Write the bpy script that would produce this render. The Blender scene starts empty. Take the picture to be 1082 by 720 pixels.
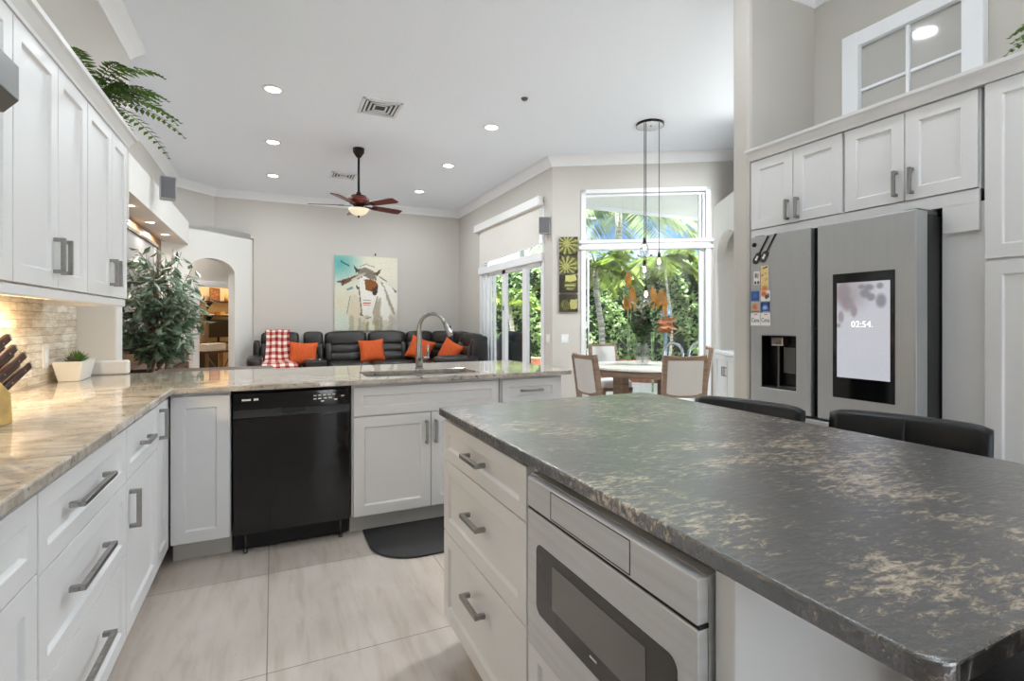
import bpy, math, random
import numpy as np
from mathutils import Vector, Matrix

C = bpy.context.scene
COL = C.collection
R = math.radians
PI = math.pi
random.seed(7)

# ------------------------------------------------------------------ camera, sky, sun, exposure
cd = bpy.data.cameras.new('camera')
cd.sensor_fit = 'HORIZONTAL'
cd.sensor_width = 36.0
cd.lens = 18.0
cd.shift_y = -20.0 / 1082.0
cd.clip_start = 0.02
cd.clip_end = 300
cam = bpy.data.objects.new('camera', cd)
COL.objects.link(cam)
cam.location = (0, 0, 1.25)
cam.rotation_euler = (R(90), 0, R(-25.02))
C.camera = cam

C.view_settings.view_transform = 'Standard'
C.view_settings.look = 'None'
C.view_settings.gamma = 1.0
C.view_settings.use_curve_mapping = False
C.view_settings.exposure = 1.04
C.cycles.max_bounces = 10
C.cycles.diffuse_bounces = 6
C.cycles.glossy_bounces = 4
C.cycles.transmission_bounces = 6
C.cycles.transparent_max_bounces = 16
C.cycles.sample_clamp_indirect = 6.0
C.cycles.use_denoising = True
C.cycles.caustics_reflective = False
C.cycles.caustics_refractive = False

LAMP_W = 9.5          # each recessed light of the great room
KITCHEN_W = 3.6       # each recessed light of the kitchen
SUN_E = 11.0
SKY_E = 2.0

def lin(c):
    r = []
    for v in c[:3]:
        v = v / 255.0
        r.append(v / 12.92 if v <= 0.04045 else ((v + 0.055) / 1.055) ** 2.4)
    return (r[0], r[1], r[2], 1.0)

w = bpy.data.worlds.new('sky')
C.world = w
w.use_nodes = True
nt = w.node_tree
nt.nodes.clear()
o_ = nt.nodes.new('ShaderNodeOutputWorld')
b_ = nt.nodes.new('ShaderNodeBackground')
tc_ = nt.nodes.new('ShaderNodeTexCoord')
no_ = nt.nodes.new('ShaderNodeTexNoise')
no_.inputs['Scale'].default_value = 3.2
no_.inputs['Detail'].default_value = 8
cr_ = nt.nodes.new('ShaderNodeValToRGB')
cr_.color_ramp.elements[0].position = 0.5
cr_.color_ramp.elements[0].color = lin((76, 110, 158))
cr_.color_ramp.elements[1].position = 0.64
cr_.color_ramp.elements[1].color = lin((232, 234, 236))
nt.links.new(tc_.outputs['Generated'], no_.inputs['Vector'])
nt.links.new(no_.outputs['Fac'], cr_.inputs['Fac'])
nt.links.new(cr_.outputs['Color'], b_.inputs['Color'])
b_.inputs['Strength'].default_value = SKY_E
nt.links.new(b_.outputs[0], o_.inputs['Surface'])

sd = bpy.data.lights.new('sun', 'SUN')
sd.energy = SUN_E
sd.angle = R(0.6)
sd.color = (1.0, 0.985, 0.97)
sun = bpy.data.objects.new('sun', sd)
COL.objects.link(sun)
sun.rotation_euler = Vector((0.10, 0.30, -0.95)).to_track_quat('-Z', 'Y').to_euler()

# ------------------------------------------------------------------ materials
MATS = {}
def _new(name):
    m = bpy.data.materials.new(name)
    m.use_nodes = True
    MATS[name] = m
    return m, m.node_tree, m.node_tree.nodes['Principled BSDF']

def mat(name, c, rough=0.5, metal=0.0, spec=0.5, emit=None, es=0.0, bump=0.0, bscale=40.0, coat=0.0, trans=0.0, vary=0.0, vscale=6.0, stretch=(1, 1, 1)):
    m, t, p = _new(name)
    p.inputs['Base Color'].default_value = lin(c)
    p.inputs['Roughness'].default_value = rough
    p.inputs['Metallic'].default_value = metal
    p.inputs['Specular IOR Level'].default_value = spec
    p.inputs['Coat Weight'].default_value = coat
    p.inputs['Transmission Weight'].default_value = trans
    if emit is not None:
        p.inputs['Emission Color'].default_value = lin(emit)
        p.inputs['Emission Strength'].default_value = es
    if bump or vary:
        tc = t.nodes.new('ShaderNodeTexCoord')
        mp = t.nodes.new('ShaderNodeMapping')
        mp.inputs['Scale'].default_value = stretch
        t.links.new(tc.outputs['Object'], mp.inputs['Vector'])
    if bump:
        n = t.nodes.new('ShaderNodeTexNoise')
        n.inputs['Scale'].default_value = bscale
        n.inputs['Detail'].default_value = 4
        t.links.new(mp.outputs['Vector'], n.inputs['Vector'])
        b = t.nodes.new('ShaderNodeBump')
        b.inputs['Strength'].default_value = bump
        b.inputs['Distance'].default_value = 0.01
        t.links.new(n.outputs['Fac'], b.inputs['Height'])
        t.links.new(b.outputs['Normal'], p.inputs['Normal'])
    if vary:
        n = t.nodes.new('ShaderNodeTexNoise')
        n.inputs['Scale'].default_value = vscale
        n.inputs['Detail'].default_value = 5
        t.links.new(mp.outputs['Vector'], n.inputs['Vector'])
        cr = t.nodes.new('ShaderNodeValToRGB')
        a = lin([max(0, v * (1 - vary)) for v in c])
        b2 = lin([min(255, v * (1 + vary)) for v in c])
        cr.color_ramp.elements[0].position = 0.3
        cr.color_ramp.elements[1].position = 0.7
        cr.color_ramp.elements[0].color = a
        cr.color_ramp.elements[1].color = b2
        t.links.new(n.outputs['Fac'], cr.inputs['Fac'])
        t.links.new(cr.outputs['Color'], p.inputs['Base Color'])
    return m

def ramp(t, fac, stops):
    cr = t.nodes.new('ShaderNodeValToRGB')
    e = cr.color_ramp.elements
    while len(e) < len(stops):
        e.new(0.5)
    for i, (pos, c) in enumerate(stops):
        e[i].position = pos
        e[i].color = lin(c)
    t.links.new(fac, cr.inputs['Fac'])
    return cr.outputs['Color']

def noise(t, vec, scale, detail=5, rough=0.55, dist=0.0):
    n = t.nodes.new('ShaderNodeTexNoise')
    n.inputs['Scale'].default_value = scale
    n.inputs['Detail'].default_value = detail
    n.inputs['Roughness'].default_value = rough
    n.inputs['Distortion'].default_value = dist
    t.links.new(vec, n.inputs['Vector'])
    return n.outputs['Fac']

def mapping(t, scale=(1, 1, 1), rot=(0, 0, 0), loc=(0, 0, 0), out='Object'):
    tc = t.nodes.new('ShaderNodeTexCoord')
    mp = t.nodes.new('ShaderNodeMapping')
    mp.inputs['Scale'].default_value = scale
    mp.inputs['Rotation'].default_value = rot
    mp.inputs['Location'].default_value = loc
    t.links.new(tc.outputs[out], mp.inputs['Vector'])
    return mp.outputs['Vector']

def mixc(t, fac, a, b, mode='MIX'):
    m = t.nodes.new('ShaderNodeMix')
    m.data_type = 'RGBA'
    m.blend_type = mode
    if isinstance(fac, (int, float)):
        m.inputs[0].default_value = fac
    else:
        t.links.new(fac, m.inputs[0])
    for s, v in ((6, a), (7, b)):
        if isinstance(v, tuple):
            m.inputs[s].default_value = v
        else:
            t.links.new(v, m.inputs[s])
    return m.outputs[2]

def bumpn(t, p, h, strength, dist=0.01):
    b = t.nodes.new('ShaderNodeBump')
    b.inputs['Strength'].default_value = strength
    b.inputs['Distance'].default_value = dist
    t.links.new(h, b.inputs['Height'])
    t.links.new(b.outputs['Normal'], p.inputs['Normal'])

# surfaces
mat('cabinet_white', (226, 226, 226), 0.38)
mat('toe_white', (205, 203, 198), 0.5)
mat('wall_beige', (203, 199, 192), 0.85, bump=0.05, bscale=180)
mat('wall_white', (224, 222, 217), 0.8, bump=0.04, bscale=180)
mat('ceiling_white', (240, 246, 255), 0.9, bump=0.25, bscale=55)
mat('trim_white', (243, 245, 248), 0.45)
mat('frame_white', (238, 239, 241), 0.35)
mat('nickel', (158, 156, 153), 0.36, 1.0, vary=0.08, vscale=60, stretch=(1, 1, 12))
mat('chrome', (205, 207, 210), 0.12, 1.0)
mat('brushed', (168, 168, 166), 0.26, 1.0, bump=0.02, bscale=120)
mat('stainless', (176, 178, 179), 0.42, 0.65, vary=0.012, vscale=40, stretch=(1, 1, 0.05))
mat('stainless_flat', (206, 207, 208), 0.45, 0.3, vary=0.03, vscale=50, stretch=(0.05, 0.05, 1))
mat('fridge_dark', (58, 57, 57), 0.4, 0.6)
mat('black_gloss', (8, 8, 9), 0.06)
mat('black_satin', (14, 14, 15), 0.28)
mat('strip_grey', (40, 40, 41), 0.35)
mat('black_matte', (22, 22, 23), 0.7)
mat('mw_glass', (62, 60, 57), 0.12)
mat('mw_inner', (118, 116, 113), 0.25)
mat('mat_rubber', (52, 52, 53), 0.75, bump=0.3, bscale=220)
mat('leather_dark', (34, 30, 29), 0.3, bump=0.25, bscale=90)
mat('leather_black', (10, 10, 13), 0.28, bump=0.08, bscale=220)
mat('orange_fabric', (204, 88, 36), 0.85, bump=0.3, bscale=120, vary=0.1, vscale=20, stretch=(6, 1, 0.4))
mat('wood_dark', (74, 47, 34), 0.4, vary=0.25, vscale=5, stretch=(12, 12, 1))
mat('wood_brown', (120, 92, 66), 0.4, vary=0.22, vscale=3, stretch=(6, 6, 0.8))
mat('wood_red', (102, 56, 44), 0.42, vary=0.25, vscale=9)
mat('wood_oak', (134, 112, 94), 0.5, vary=0.14, vscale=8, stretch=(1, 1, 6))
mat('wood_yellow', (206, 172, 104), 0.5, vary=0.1, vscale=20)
mat('wood_mahogany', (92, 32, 24), 0.28, vary=0.2, vscale=7, stretch=(1, 6, 1))
mat('bronze', (40, 33, 30), 0.4, 0.6)
mat('linen', (212, 210, 207), 0.95, bump=0.35, bscale=260)
mat('table_top', (226, 222, 216), 0.22, vary=0.05, vscale=14, stretch=(1, 8, 1))
mat('white_ceramic', (236, 234, 230), 0.3)
mat('white_plastic', (234, 233, 230), 0.4)
mat('speaker_grey', (176, 176, 176), 0.5)
mat('speaker_cloth', (112, 112, 116), 0.9, bump=0.4, bscale=400)
mat('vent_white', (228, 231, 235), 0.5)
mat('vent_dark', (66, 66, 66), 0.7)
mat('lamp_glow', (255, 252, 245), 0.5, emit=(255, 250, 240), es=9.0)
mat('lamp_white', (255, 255, 255), 0.4, emit=(255, 255, 255), es=0.47)
mat('bulb_glow', (255, 236, 200), 0.5, emit=(255, 228, 180), es=8.0)
mat('led_warm', (255, 225, 170), 0.5, emit=(255, 215, 150), es=6.0)
mat('bowl_glass', (222, 214, 190), 0.35, emit=(255, 240, 205), es=0.25)
def leafmat(name, c, rough=0.45, vary=0.35, vscale=8, tl=0.4):
    m = mat(name, c, rough, vary=vary, vscale=vscale)
    t = m.node_tree
    p = t.nodes['Principled BSDF']
    out = t.nodes['Material Output']
    tr = t.nodes.new('ShaderNodeBsdfTranslucent')
    src = p.inputs['Base Color'].links[0].from_socket
    t.links.new(src, tr.inputs['Color'])
    mx = t.nodes.new('ShaderNodeMixShader')
    mx.inputs[0].default_value = tl
    t.links.new(p.outputs[0], mx.inputs[1])
    t.links.new(tr.outputs[0], mx.inputs[2])
    t.links.new(mx.outputs[0], out.inputs['Surface'])
leafmat('leaf_ficus', (104, 122, 100), 0.28, 0.5, 16, 0.15)
leafmat('leaf_fern', (82, 112, 40), 0.5, 0.4, 14, 0.3)
leafmat('leaf_hedge', (146, 166, 120), 0.35, 0.5, 9, 0.35)
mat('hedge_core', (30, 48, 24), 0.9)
leafmat('leaf_palm', (118, 136, 62), 0.4, 0.35, 3, 0.4)
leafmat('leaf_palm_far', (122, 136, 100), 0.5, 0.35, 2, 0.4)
leafmat('leaf_palm_dry', (178, 164, 122), 0.6, 0.3, 3, 0.35)
leafmat('leaf_orange', (226, 140, 24), 0.5, 0.3, 6, 0.4)
leafmat('leaf_bouquet', (50, 72, 38), 0.5, 0.5, 20, 0.2)
leafmat('leaf_grey', (128, 128, 112), 0.7, 0.3, 20, 0.2)
leafmat('leaf_tan', (166, 116, 82), 0.7, 0.3, 16, 0.2)
leafmat('leaf_small', (86, 122, 50), 0.5, 0.4, 30, 0.2)
mat('bark', (128, 108, 90), 0.85, bump=0.6, bscale=30, vary=0.25, vscale=14)
mat('bark_palm', (188, 184, 174), 0.9, bump=0.8, bscale=18, vary=0.25, vscale=5, stretch=(1, 1, 7))
mat('soil', (58, 44, 34), 0.95)
mat('deck', (238, 236, 230), 0.7, vary=0.04, vscale=3)
mat('brick_red', (172, 108, 84), 0.85, vary=0.2, vscale=8)
mat('eave_white', (232, 233, 234), 0.7)
mat('shade_cloth', (226, 222, 215), 0.9, bump=0.1, bscale=300)
mat('tile_stone', (205, 198, 188), 0.5)
mat('knife_handle', (62, 30, 22), 0.35, vary=0.3, vscale=25)
mat('paper_white', (236, 235, 232), 0.6)
mat('office_wall', (228, 208, 174), 0.85)
mat('office_dark', (44, 34, 28), 0.6)
mat('steel_dark', (112, 112, 110), 0.3, 1.0)
mat('screen_grey', (150, 146, 148), 0.1, spec=0.6)
mat('pole_steel', (150, 170, 190), 0.3, 0.8)
mat('sink_steel', (172, 172, 170), 0.3, 1.0)
mat('vase_water', (205, 208, 206), 0.08, trans=0.6)
mat('mat_white_metal', (235, 235, 235), 0.3, 0.3)
mat('panel_grey', (190, 188, 184), 0.06, spec=0.7)

# clear panes: mostly see-through with a mirror sheen
def pane(name, refl, tint=(250, 252, 252)):
    m = bpy.data.materials.new(name)
    m.use_nodes = True
    t = m.node_tree
    t.nodes.clear()
    o = t.nodes.new('ShaderNodeOutputMaterial')
    mx = t.nodes.new('ShaderNodeMixShader')
    tr = t.nodes.new('ShaderNodeBsdfTransparent')
    gl = t.nodes.new('ShaderNodeBsdfGlossy')
    gl.inputs['Roughness'].default_value = 0.02
    tr.inputs['Color'].default_value = lin(tint)
    mx.inputs[0].default_value = refl
    t.links.new(tr.outputs[0], mx.inputs[1])
    t.links.new(gl.outputs[0], mx.inputs[2])
    t.links.new(mx.outputs[0], o.inputs['Surface'])
    MATS[name] = m
pane('pane_clear', 0.04)
pane('glass_thin', 0.14, (240, 244, 244))

# colour carried by the mesh itself: paintings, printed cards, plaid weave
def painted(name, rough=0.6, emit=0.0):
    m, t, p = _new(name)
    a = t.nodes.new('ShaderNodeVertexColor')
    a.layer_name = 'Col'
    p.inputs['Roughness'].default_value = rough
    if emit:
        p.inputs['Base Color'].default_value = (0.01, 0.01, 0.01, 1)
        t.links.new(a.outputs['Color'], p.inputs['Emission Color'])
        p.inputs['Emission Strength'].default_value = emit
    else:
        t.links.new(a.outputs['Color'], p.inputs['Base Color'])
painted('canvas_paint', 0.7)
painted('print_gloss', 0.35)
painted('woven', 0.95)
painted('display', 0.1, 0.37)

def build_surface_mats():
    # travertine floor tiles with thin grout
    m, t, p = _new('floor_tile')
    v = mapping(t, loc=(0.02, -2.81 + 0.797 * 4, 0))
    br = t.nodes.new('ShaderNodeTexBrick')
    br.offset = 0.0
    br.squash = 1.0
    br.inputs['Scale'].default_value = 1.0
    br.inputs['Brick Width'].default_value = 0.797
    br.inputs['Row Height'].default_value = 0.797
    br.inputs['Mortar Size'].default_value = 0.0022
    br.inputs['Mortar Smooth'].default_value = 0.1
    br.inputs['Color1'].default_value = (0.44, 0.44, 0.44, 1)
    br.inputs['Color2'].default_value = (0.56, 0.56, 0.56, 1)
    br.inputs['Mortar'].default_value = (0.0, 0.0, 0.0, 1)
    t.links.new(v, br.inputs['Vector'])
    v2 = mapping(t, scale=(2.2, 0.9, 1), rot=(0, 0, R(20)))
    n1 = noise(t, v2, 1.6, 8, 0.6, 0.8)
    v3 = mapping(t, scale=(14, 2.0, 1), rot=(0, 0, R(5)))
    n2 = noise(t, v3, 1.4, 6, 0.6, 0.5)
    c1 = ramp(t, n1, [(0.3, (190, 176, 163)), (0.5, (207, 195, 184)), (0.72, (219, 209, 201))])
    c2 = ramp(t, n2, [(0.32, (182, 165, 149)), (0.5, (211, 200, 190)), (0.75, (221, 212, 205))])
    cc = mixc(t, 0.45, c1, c2)
    n3 = noise(t, mapping(t), 90, 2)
    pits = ramp(t, n3, [(0.70, (255, 255, 255)), (0.76, (190, 180, 165))])
    cc = mixc(t, 0.6, cc, pits, 'MULTIPLY')
    cc = mixc(t, br.outputs['Fac'], cc, lin((140, 131, 120)))
    t.links.new(cc, p.inputs['Base Color'])
    p.inputs['Roughness'].default_value = 0.28
    # cream granite
    m, t, p = _new('granite_cream')
    v = mapping(t, scale=(2.2, 6, 4), rot=(0, 0, R(-35)))
    n1 = noise(t, v, 1.7, 9, 0.68, 1.2)
    c1 = ramp(t, n1, [(0.28, (104, 96, 88)), (0.40, (168, 160, 150)), (0.52, (198, 190, 180)), (0.7, (222, 218, 211))])
    n2 = noise(t, mapping(t), 55, 4, 0.6)
    sp = ramp(t, n2, [(0.3, (96, 84, 76)), (0.40, (235, 230, 222)), (1.0, (255, 255, 255))])
    cc = mixc(t, 0.75, c1, sp, 'MULTIPLY')
    n3 = noise(t, mapping(t), 24, 3, 0.5)
    dk = ramp(t, n3, [(0.255, (52, 44, 40)), (0.285, (255, 255, 255))])
    cc = mixc(t, 0.85, cc, dk, 'MULTIPLY')
    t.links.new(cc, p.inputs['Base Color'])
    p.inputs['Roughness'].default_value = 0.05
    p.inputs['Specular IOR Level'].default_value = 0.7
    # leathered dark granite
    m, t, p = _new('granite_dark')
    vA = mapping(t, scale=(1, 1, 1))
    n1 = noise(t, vA, 2.9, 6, 0.6, 0.7)
    vB = mapping(t, scale=(30, 74, 50), rot=(0, 0, R(25)))
    n2 = noise(t, vB, 1.0, 8, 0.76, 0.5)
    md = t.nodes.new('ShaderNodeMath')
    md.operation = 'MULTIPLY_ADD'
    md.inputs[1].default_value = 0.72
    md.inputs[2].default_value = -0.385
    t.links.new(n1, md.inputs[0])
    ad = t.nodes.new('ShaderNodeMath')
    ad.operation = 'ADD'
    t.links.new(md.outputs[0], ad.inputs[0])
    t.links.new(n2, ad.inputs[1])
    cc = ramp(t, ad.outputs[0], [(0.34, (10, 9, 9)), (0.47, (26, 24, 22)), (0.53, (80, 70, 60)), (0.59, (160, 142, 118)), (0.68, (208, 190, 162)), (0.8, (230, 216, 194))])
    t.links.new(cc, p.inputs['Base Color'])
    p.inputs['Roughness'].default_value = 0.3
    p.inputs['Specular IOR Level'].default_value = 0.4
    p.inputs['Coat Weight'].default_value = 1.0
    p.inputs['Coat IOR'].default_value = 2.3
    p.inputs['Coat Roughness'].default_value = 0.1
    vC = mapping(t, scale=(26, 58, 26), rot=(0, 0, R(25)))
    nb = noise(t, vC, 1.6, 5, 0.6, 0.9)
    bumpn(t, p, nb, 0.38, 0.005)
    t.links.new(p.inputs['Normal'].links[0].from_socket, p.inputs['Coat Normal'])
    # stacked ledger stone
    m, t, p = _new('ledger_stone')
    v = mapping(t, rot=(R(90), 0, R(90)))
    tc = t.nodes.new('ShaderNodeTexCoord')
    sx = t.nodes.new('ShaderNodeSeparateXYZ')
    cx = t.nodes.new('ShaderNodeCombineXYZ')
    t.links.new(tc.outputs['Object'], sx.inputs[0])
    t.links.new(sx.outputs['Y'], cx.inputs['X'])
    t.links.new(sx.outputs['Z'], cx.inputs['Y'])
    br = t.nodes.new('ShaderNodeTexBrick')
    br.offset = 0.37
    br.squash = 1.6
    br.squash_frequency = 3
    br.inputs['Scale'].default_value = 1.0
    br.inputs['Brick Width'].default_value = 0.17
    br.inputs['Row Height'].default_value = 0.042
    br.inputs['Mortar Size'].default_value = 0.0012
    br.inputs['Bias'].default_value = 0.0
    br.inputs['Color1'].default_value = lin((214, 200, 178))
    br.inputs['Color2'].default_value = lin((242, 236, 224))
    br.inputs['Mortar'].default_value = lin((166, 150, 126))
    t.links.new(cx.outputs[0], br.inputs['Vector'])
    n = noise(t, mapping(t, scale=(1, 8, 40)), 1.4, 6, 0.6)
    c2 = ramp(t, n, [(0.3, (200, 186, 168)), (0.6, (255, 255, 255))])
    cc = mixc(t, 0.8, br.outputs['Color'], c2, 'MULTIPLY')
    t.links.new(cc, p.inputs['Base Color'])
    p.inputs['Roughness'].default_value = 0.65
    hb = mixc(t, 0.5, br.outputs['Color'], c2, 'MULTIPLY')
    bumpn(t, p, hb, 0.8, 0.012)
build_surface_mats()
M = MATS

# ------------------------------------------------------------------ mesh building
class PM:
    def __init__(s):
        s.v = []
        s.f = []
    def add(s, vs, fs):
        n = len(s.v)
        s.v.extend([tuple(p) for p in vs])
        s.f.extend([tuple(i + n for i in f) for f in fs])
        return s
    def box(s, x0, x1, y0, y1, z0, z1):
        if x0 > x1: x0, x1 = x1, x0
        if y0 > y1: y0, y1 = y1, y0
        if z0 > z1: z0, z1 = z1, z0
        return s.add([(x0, y0, z0), (x1, y0, z0), (x1, y1, z0), (x0, y1, z0), (x0, y0, z1), (x1, y0, z1), (x1, y1, z1), (x0, y1, z1)],
                     [(0, 3, 2, 1), (4, 5, 6, 7), (0, 1, 5, 4), (1, 2, 6, 5), (2, 3, 7, 6), (3, 0, 4, 7)])
    def obox(s, c, sz, rot):          # oriented box: centre, full size, 3x3/euler
        m = rot if isinstance(rot, Matrix) else Matrix.Rotation(rot, 3, 'Z')
        hx, hy, hz = sz[0] / 2, sz[1] / 2, sz[2] / 2
        q = [Vector(c) + m @ Vector((a * hx, b * hy, d * hz)) for d in (-1, 1) for a, b in ((-1, -1), (1, -1), (1, 1), (-1, 1))]
        return s.add(q, [(0, 3, 2, 1), (4, 5, 6, 7), (0, 1, 5, 4), (1, 2, 6, 5), (2, 3, 7, 6), (3, 0, 4, 7)])
    def prism(s, poly, z0, z1):       # poly counter-clockwise seen from above
        n = len(poly)
        vs = [(x, y, z0) for x, y in poly] + [(x, y, z1) for x, y in poly]
        fs = [tuple(range(n - 1, -1, -1)), tuple(range(n, 2 * n))]
        fs += [(i, (i + 1) % n, (i + 1) % n + n, i + n) for i in range(n)]
        return s.add(vs, fs)
    def extr(s, pts, vec):            # any planar 3-D outline pushed along vec
        n = len(pts)
        vv = Vector(vec)
        vs = [Vector(p) for p in pts] + [Vector(p) + vv for p in pts]
        nrm = Vector((0, 0, 0))
        for i in range(n):
            a, b = Vector(pts[i]), Vector(pts[(i + 1) % n])
            nrm += a.cross(b)
        if nrm.dot(vv) > 0:
            fs = [tuple(range(n - 1, -1, -1)), tuple(range(n, 2 * n))] + [(i, (i + 1) % n, (i + 1) % n + n, i + n) for i in range(n)]
        else:
            fs = [tuple(range(n)), tuple(range(2 * n - 1, n - 1, -1))] + [(i + n, (i + 1) % n + n, (i + 1) % n, i) for i in range(n)]
        return s.add(vs, fs)
    def cyl(s, p0, p1, r0, r1=None, n=16):
        return s.tube([p0, p1], [r0, r0 if r1 is None else r1], n)
    def tube(s, path, r, n=10, caps=True):
        path = [Vector(p) for p in path]
        if not isinstance(r, (list, tuple)):
            r = [r] * len(path)
        rings = []
        up = None
        for i, p in enumerate(path):
            if i == 0: d = path[1] - p
            elif i == len(path) - 1: d = p - path[i - 1]
            else: d = (path[i + 1] - p).normalized() + (p - path[i - 1]).normalized()
            d.normalize()
            if up is None:
                a = Vector((1, 0, 0)) if abs(d.x) < 0.8 else Vector((0, 1, 0))
                e1 = d.cross(a).normalized()
            else:
                e1 = (up - d * up.dot(d)).normalized()
            up = e1
            e2 = d.cross(e1)
            rings.append([p + (e1 * math.cos(2 * PI * k / n) + e2 * math.sin(2 * PI * k / n)) * r[i] for k in range(n)])
        vs = [q for rg in rings for q in rg]
        fs = []
        for i in range(len(rings) - 1):
            for k in range(n):
                fs.append((i * n + k, i * n + (k + 1) % n, (i + 1) * n + (k + 1) % n, (i + 1) * n + k))
        if caps:
            fs.append(tuple(range(n - 1, -1, -1)))
            fs.append(tuple((len(rings) - 1) * n + k for k in range(n)))
        return s.add(vs, fs)
    def lathe(s, prof, c=(0, 0, 0), n=24):
        vs, fs = [], []
        for r, z in prof:
            for k in range(n):
                a = 2 * PI * k / n
                vs.append((c[0] + r * math.cos(a), c[1] + r * math.sin(a), c[2] + z))
        for i in range(len(prof) - 1):
            for k in range(n):
                fs.append((i * n + k, i * n + (k + 1) % n, (i + 1) * n + (k + 1) % n, (i + 1) * n + k))
        if prof[0][0] > 1e-4: fs.append(tuple(range(n - 1, -1, -1)))
        if prof[-1][0] > 1e-4: fs.append(tuple((len(prof) - 1) * n + k for k in range(n)))
        return s.add(vs, fs)
    def sup(s, c, h, rot=None, e=0.35, nu=20, nv=12):   # super-ellipsoid cushion
        def pw(v, k): return math.copysign(abs(v) ** k, v)
        m = rot if rot is not None else Matrix.Identity(3)
        vs, fs = [], []
        for j in range(nv + 1):
            ph = -PI / 2 + PI * j / nv
            for i in range(nu):
                th = 2 * PI * i / nu
                q = Vector((h[0] * pw(math.cos(ph), e) * pw(math.cos(th), e), h[1] * pw(math.cos(ph), e) * pw(math.sin(th), e), h[2] * pw(math.sin(ph), e)))
                vs.append(Vector(c) + m @ q)
        for j in range(nv):
            for i in range(nu):
                fs.append((j * nu + i, j * nu + (i + 1) % nu, (j + 1) * nu + (i + 1) % nu, (j + 1) * nu + i))
        return s.add(vs, fs)
    def leaf(s, p, d, nrm, ln, wd, fold=0.15):
        d = Vector(d).normalized()
        sd_ = d.cross(Vector(nrm))
        if sd_.length < 1e-4: sd_ = d.orthogonal()
        sd_.normalize()
        up = sd_.cross(d)
        p = Vector(p)
        a = p + d * ln * 0.45 + sd_ * wd / 2 + up * wd * fold
        b = p + d * ln * 0.45 - sd_ * wd / 2 + up * wd * fold
        return s.add([p, a, p + d * ln, b], [(0, 1, 2), (0, 2, 3)])
    def sweep(s, pts, prof, close_ends=True):           # profile (offset to the right of travel, z) along a plan polyline
        n = len(prof)
        vs = []
        for i, p in enumerate(pts):
            p = Vector((p[0], p[1], 0))
            def dirn(a, b):
                q = Vector((b[0] - a[0], b[1] - a[1], 0))
                return q.normalized()
            if i == 0: d0 = d1 = dirn(pts[0], pts[1])
            elif i == len(pts) - 1: d0 = d1 = dirn(pts[-2], pts[-1])
            else: d0, d1 = dirn(pts[i - 1], pts[i]), dirn(pts[i], pts[i + 1])
            n0, n1 = Vector((d0.y, -d0.x, 0)), Vector((d1.y, -d1.x, 0))
            mm = (n0 + n1).normalized()
            mm = mm / max(0.2, mm.dot(n0))
            for off, z in prof:
                vs.append(p + mm * off + Vector((0, 0, z)))
        fs = []
        for i in range(len(pts) - 1):
            for k in range(n):
                fs.append((i * n + k, i * n + (k + 1) % n, (i + 1) * n + (k + 1) % n, (i + 1) * n + k))
        if close_ends:
            fs.append(tuple(range(n - 1, -1, -1)))
            fs.append(tuple((len(pts) - 1) * n + k for k in range(n)))
        return s.add(vs, fs)
    def cells(s, xs, ys, mask, z0, z1):                 # one slab out of a grid of cells
        idx = {}
        def V(i, j, z):
            k = (i, j, z)
            if k not in idx:
                idx[k] = len(s.v)
                s.v.append((xs[i], ys[j], z))
            return idx[k]
        nx, ny = len(xs) - 1, len(ys) - 1
        on = lambda i, j: 0 <= i < nx and 0 <= j < ny and mask(i, j)
        for i in range(nx):
            for j in range(ny):
                if not on(i, j): continue
                s.f.append((V(i, j, z1), V(i + 1, j, z1), V(i + 1, j + 1, z1), V(i, j + 1, z1)))
                s.f.append((V(i, j, z0), V(i, j + 1, z0), V(i + 1, j + 1, z0), V(i + 1, j, z0)))
                if not on(i, j - 1): s.f.append((V(i, j, z0), V(i + 1, j, z0), V(i + 1, j, z1), V(i, j, z1)))
                if not on(i, j + 1): s.f.append((V(i + 1, j + 1, z0), V(i, j + 1, z0), V(i, j + 1, z1), V(i + 1, j + 1, z1)))
                if not on(i - 1, j): s.f.append((V(i, j + 1, z0), V(i, j, z0), V(i, j, z1), V(i, j + 1, z1)))
                if not on(i + 1, j): s.f.append((V(i + 1, j, z0), V(i + 1, j + 1, z0), V(i + 1, j + 1, z1), V(i + 1, j, z1)))
        return s

def obj(name, pm, m, parent=None, bevel=0.0, smooth=False, seg=2):
    me = bpy.data.meshes.new(name)
    me.from_pydata([tuple(p) for p in pm.v], [], pm.f)
    me.validate()
    me.update()
    me.materials.append(M[m] if isinstance(m, str) else m)
    o = bpy.data.objects.new(name, me)
    COL.objects.link(o)
    if parent is not None: o.parent = parent
    if smooth:
        me.polygons.foreach_set('use_smooth', [True] * len(me.polygons))
        me.update()
    if bevel:
        b = o.modifiers.new('bevel', 'BEVEL')
        b.width = bevel
        b.segments = seg
        b.limit_method = 'ANGLE'
        b.angle_limit = R(40)
    return o

def struct(name, pm, m, bevel=0.0, parent=None, smooth=False):
    o = obj(name, pm, m, parent, bevel, smooth)
    if parent is None: o['kind'] = 'structure'
    return o

def sroot(name, loc=(0, 0, 0), rotz=0.0):
    o = bpy.data.objects.new(name, None)
    COL.objects.link(o)
    o.location = loc
    o.rotation_euler = (0, 0, rotz)
    o['kind'] = 'structure'
    return o

def tag(o, label, cat, group=None, kind=None):
    o['label'] = label
    o['category'] = cat
    if group: o['group'] = group
    if kind: o['kind'] = kind
    return o

def thing(name, label, cat, loc=(0, 0, 0), rotz=0.0, group=None):
    o = bpy.data.objects.new(name, None)
    COL.objects.link(o)
    o.location = loc
    o.rotation_euler = (0, 0, rotz)
    return tag(o, label, cat, group)

def copy_tree(o, parent=None):
    c = o.copy()
    COL.objects.link(c)
    c.parent = parent
    for ch in list(o.children): copy_tree(ch, c)
    return c

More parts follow.
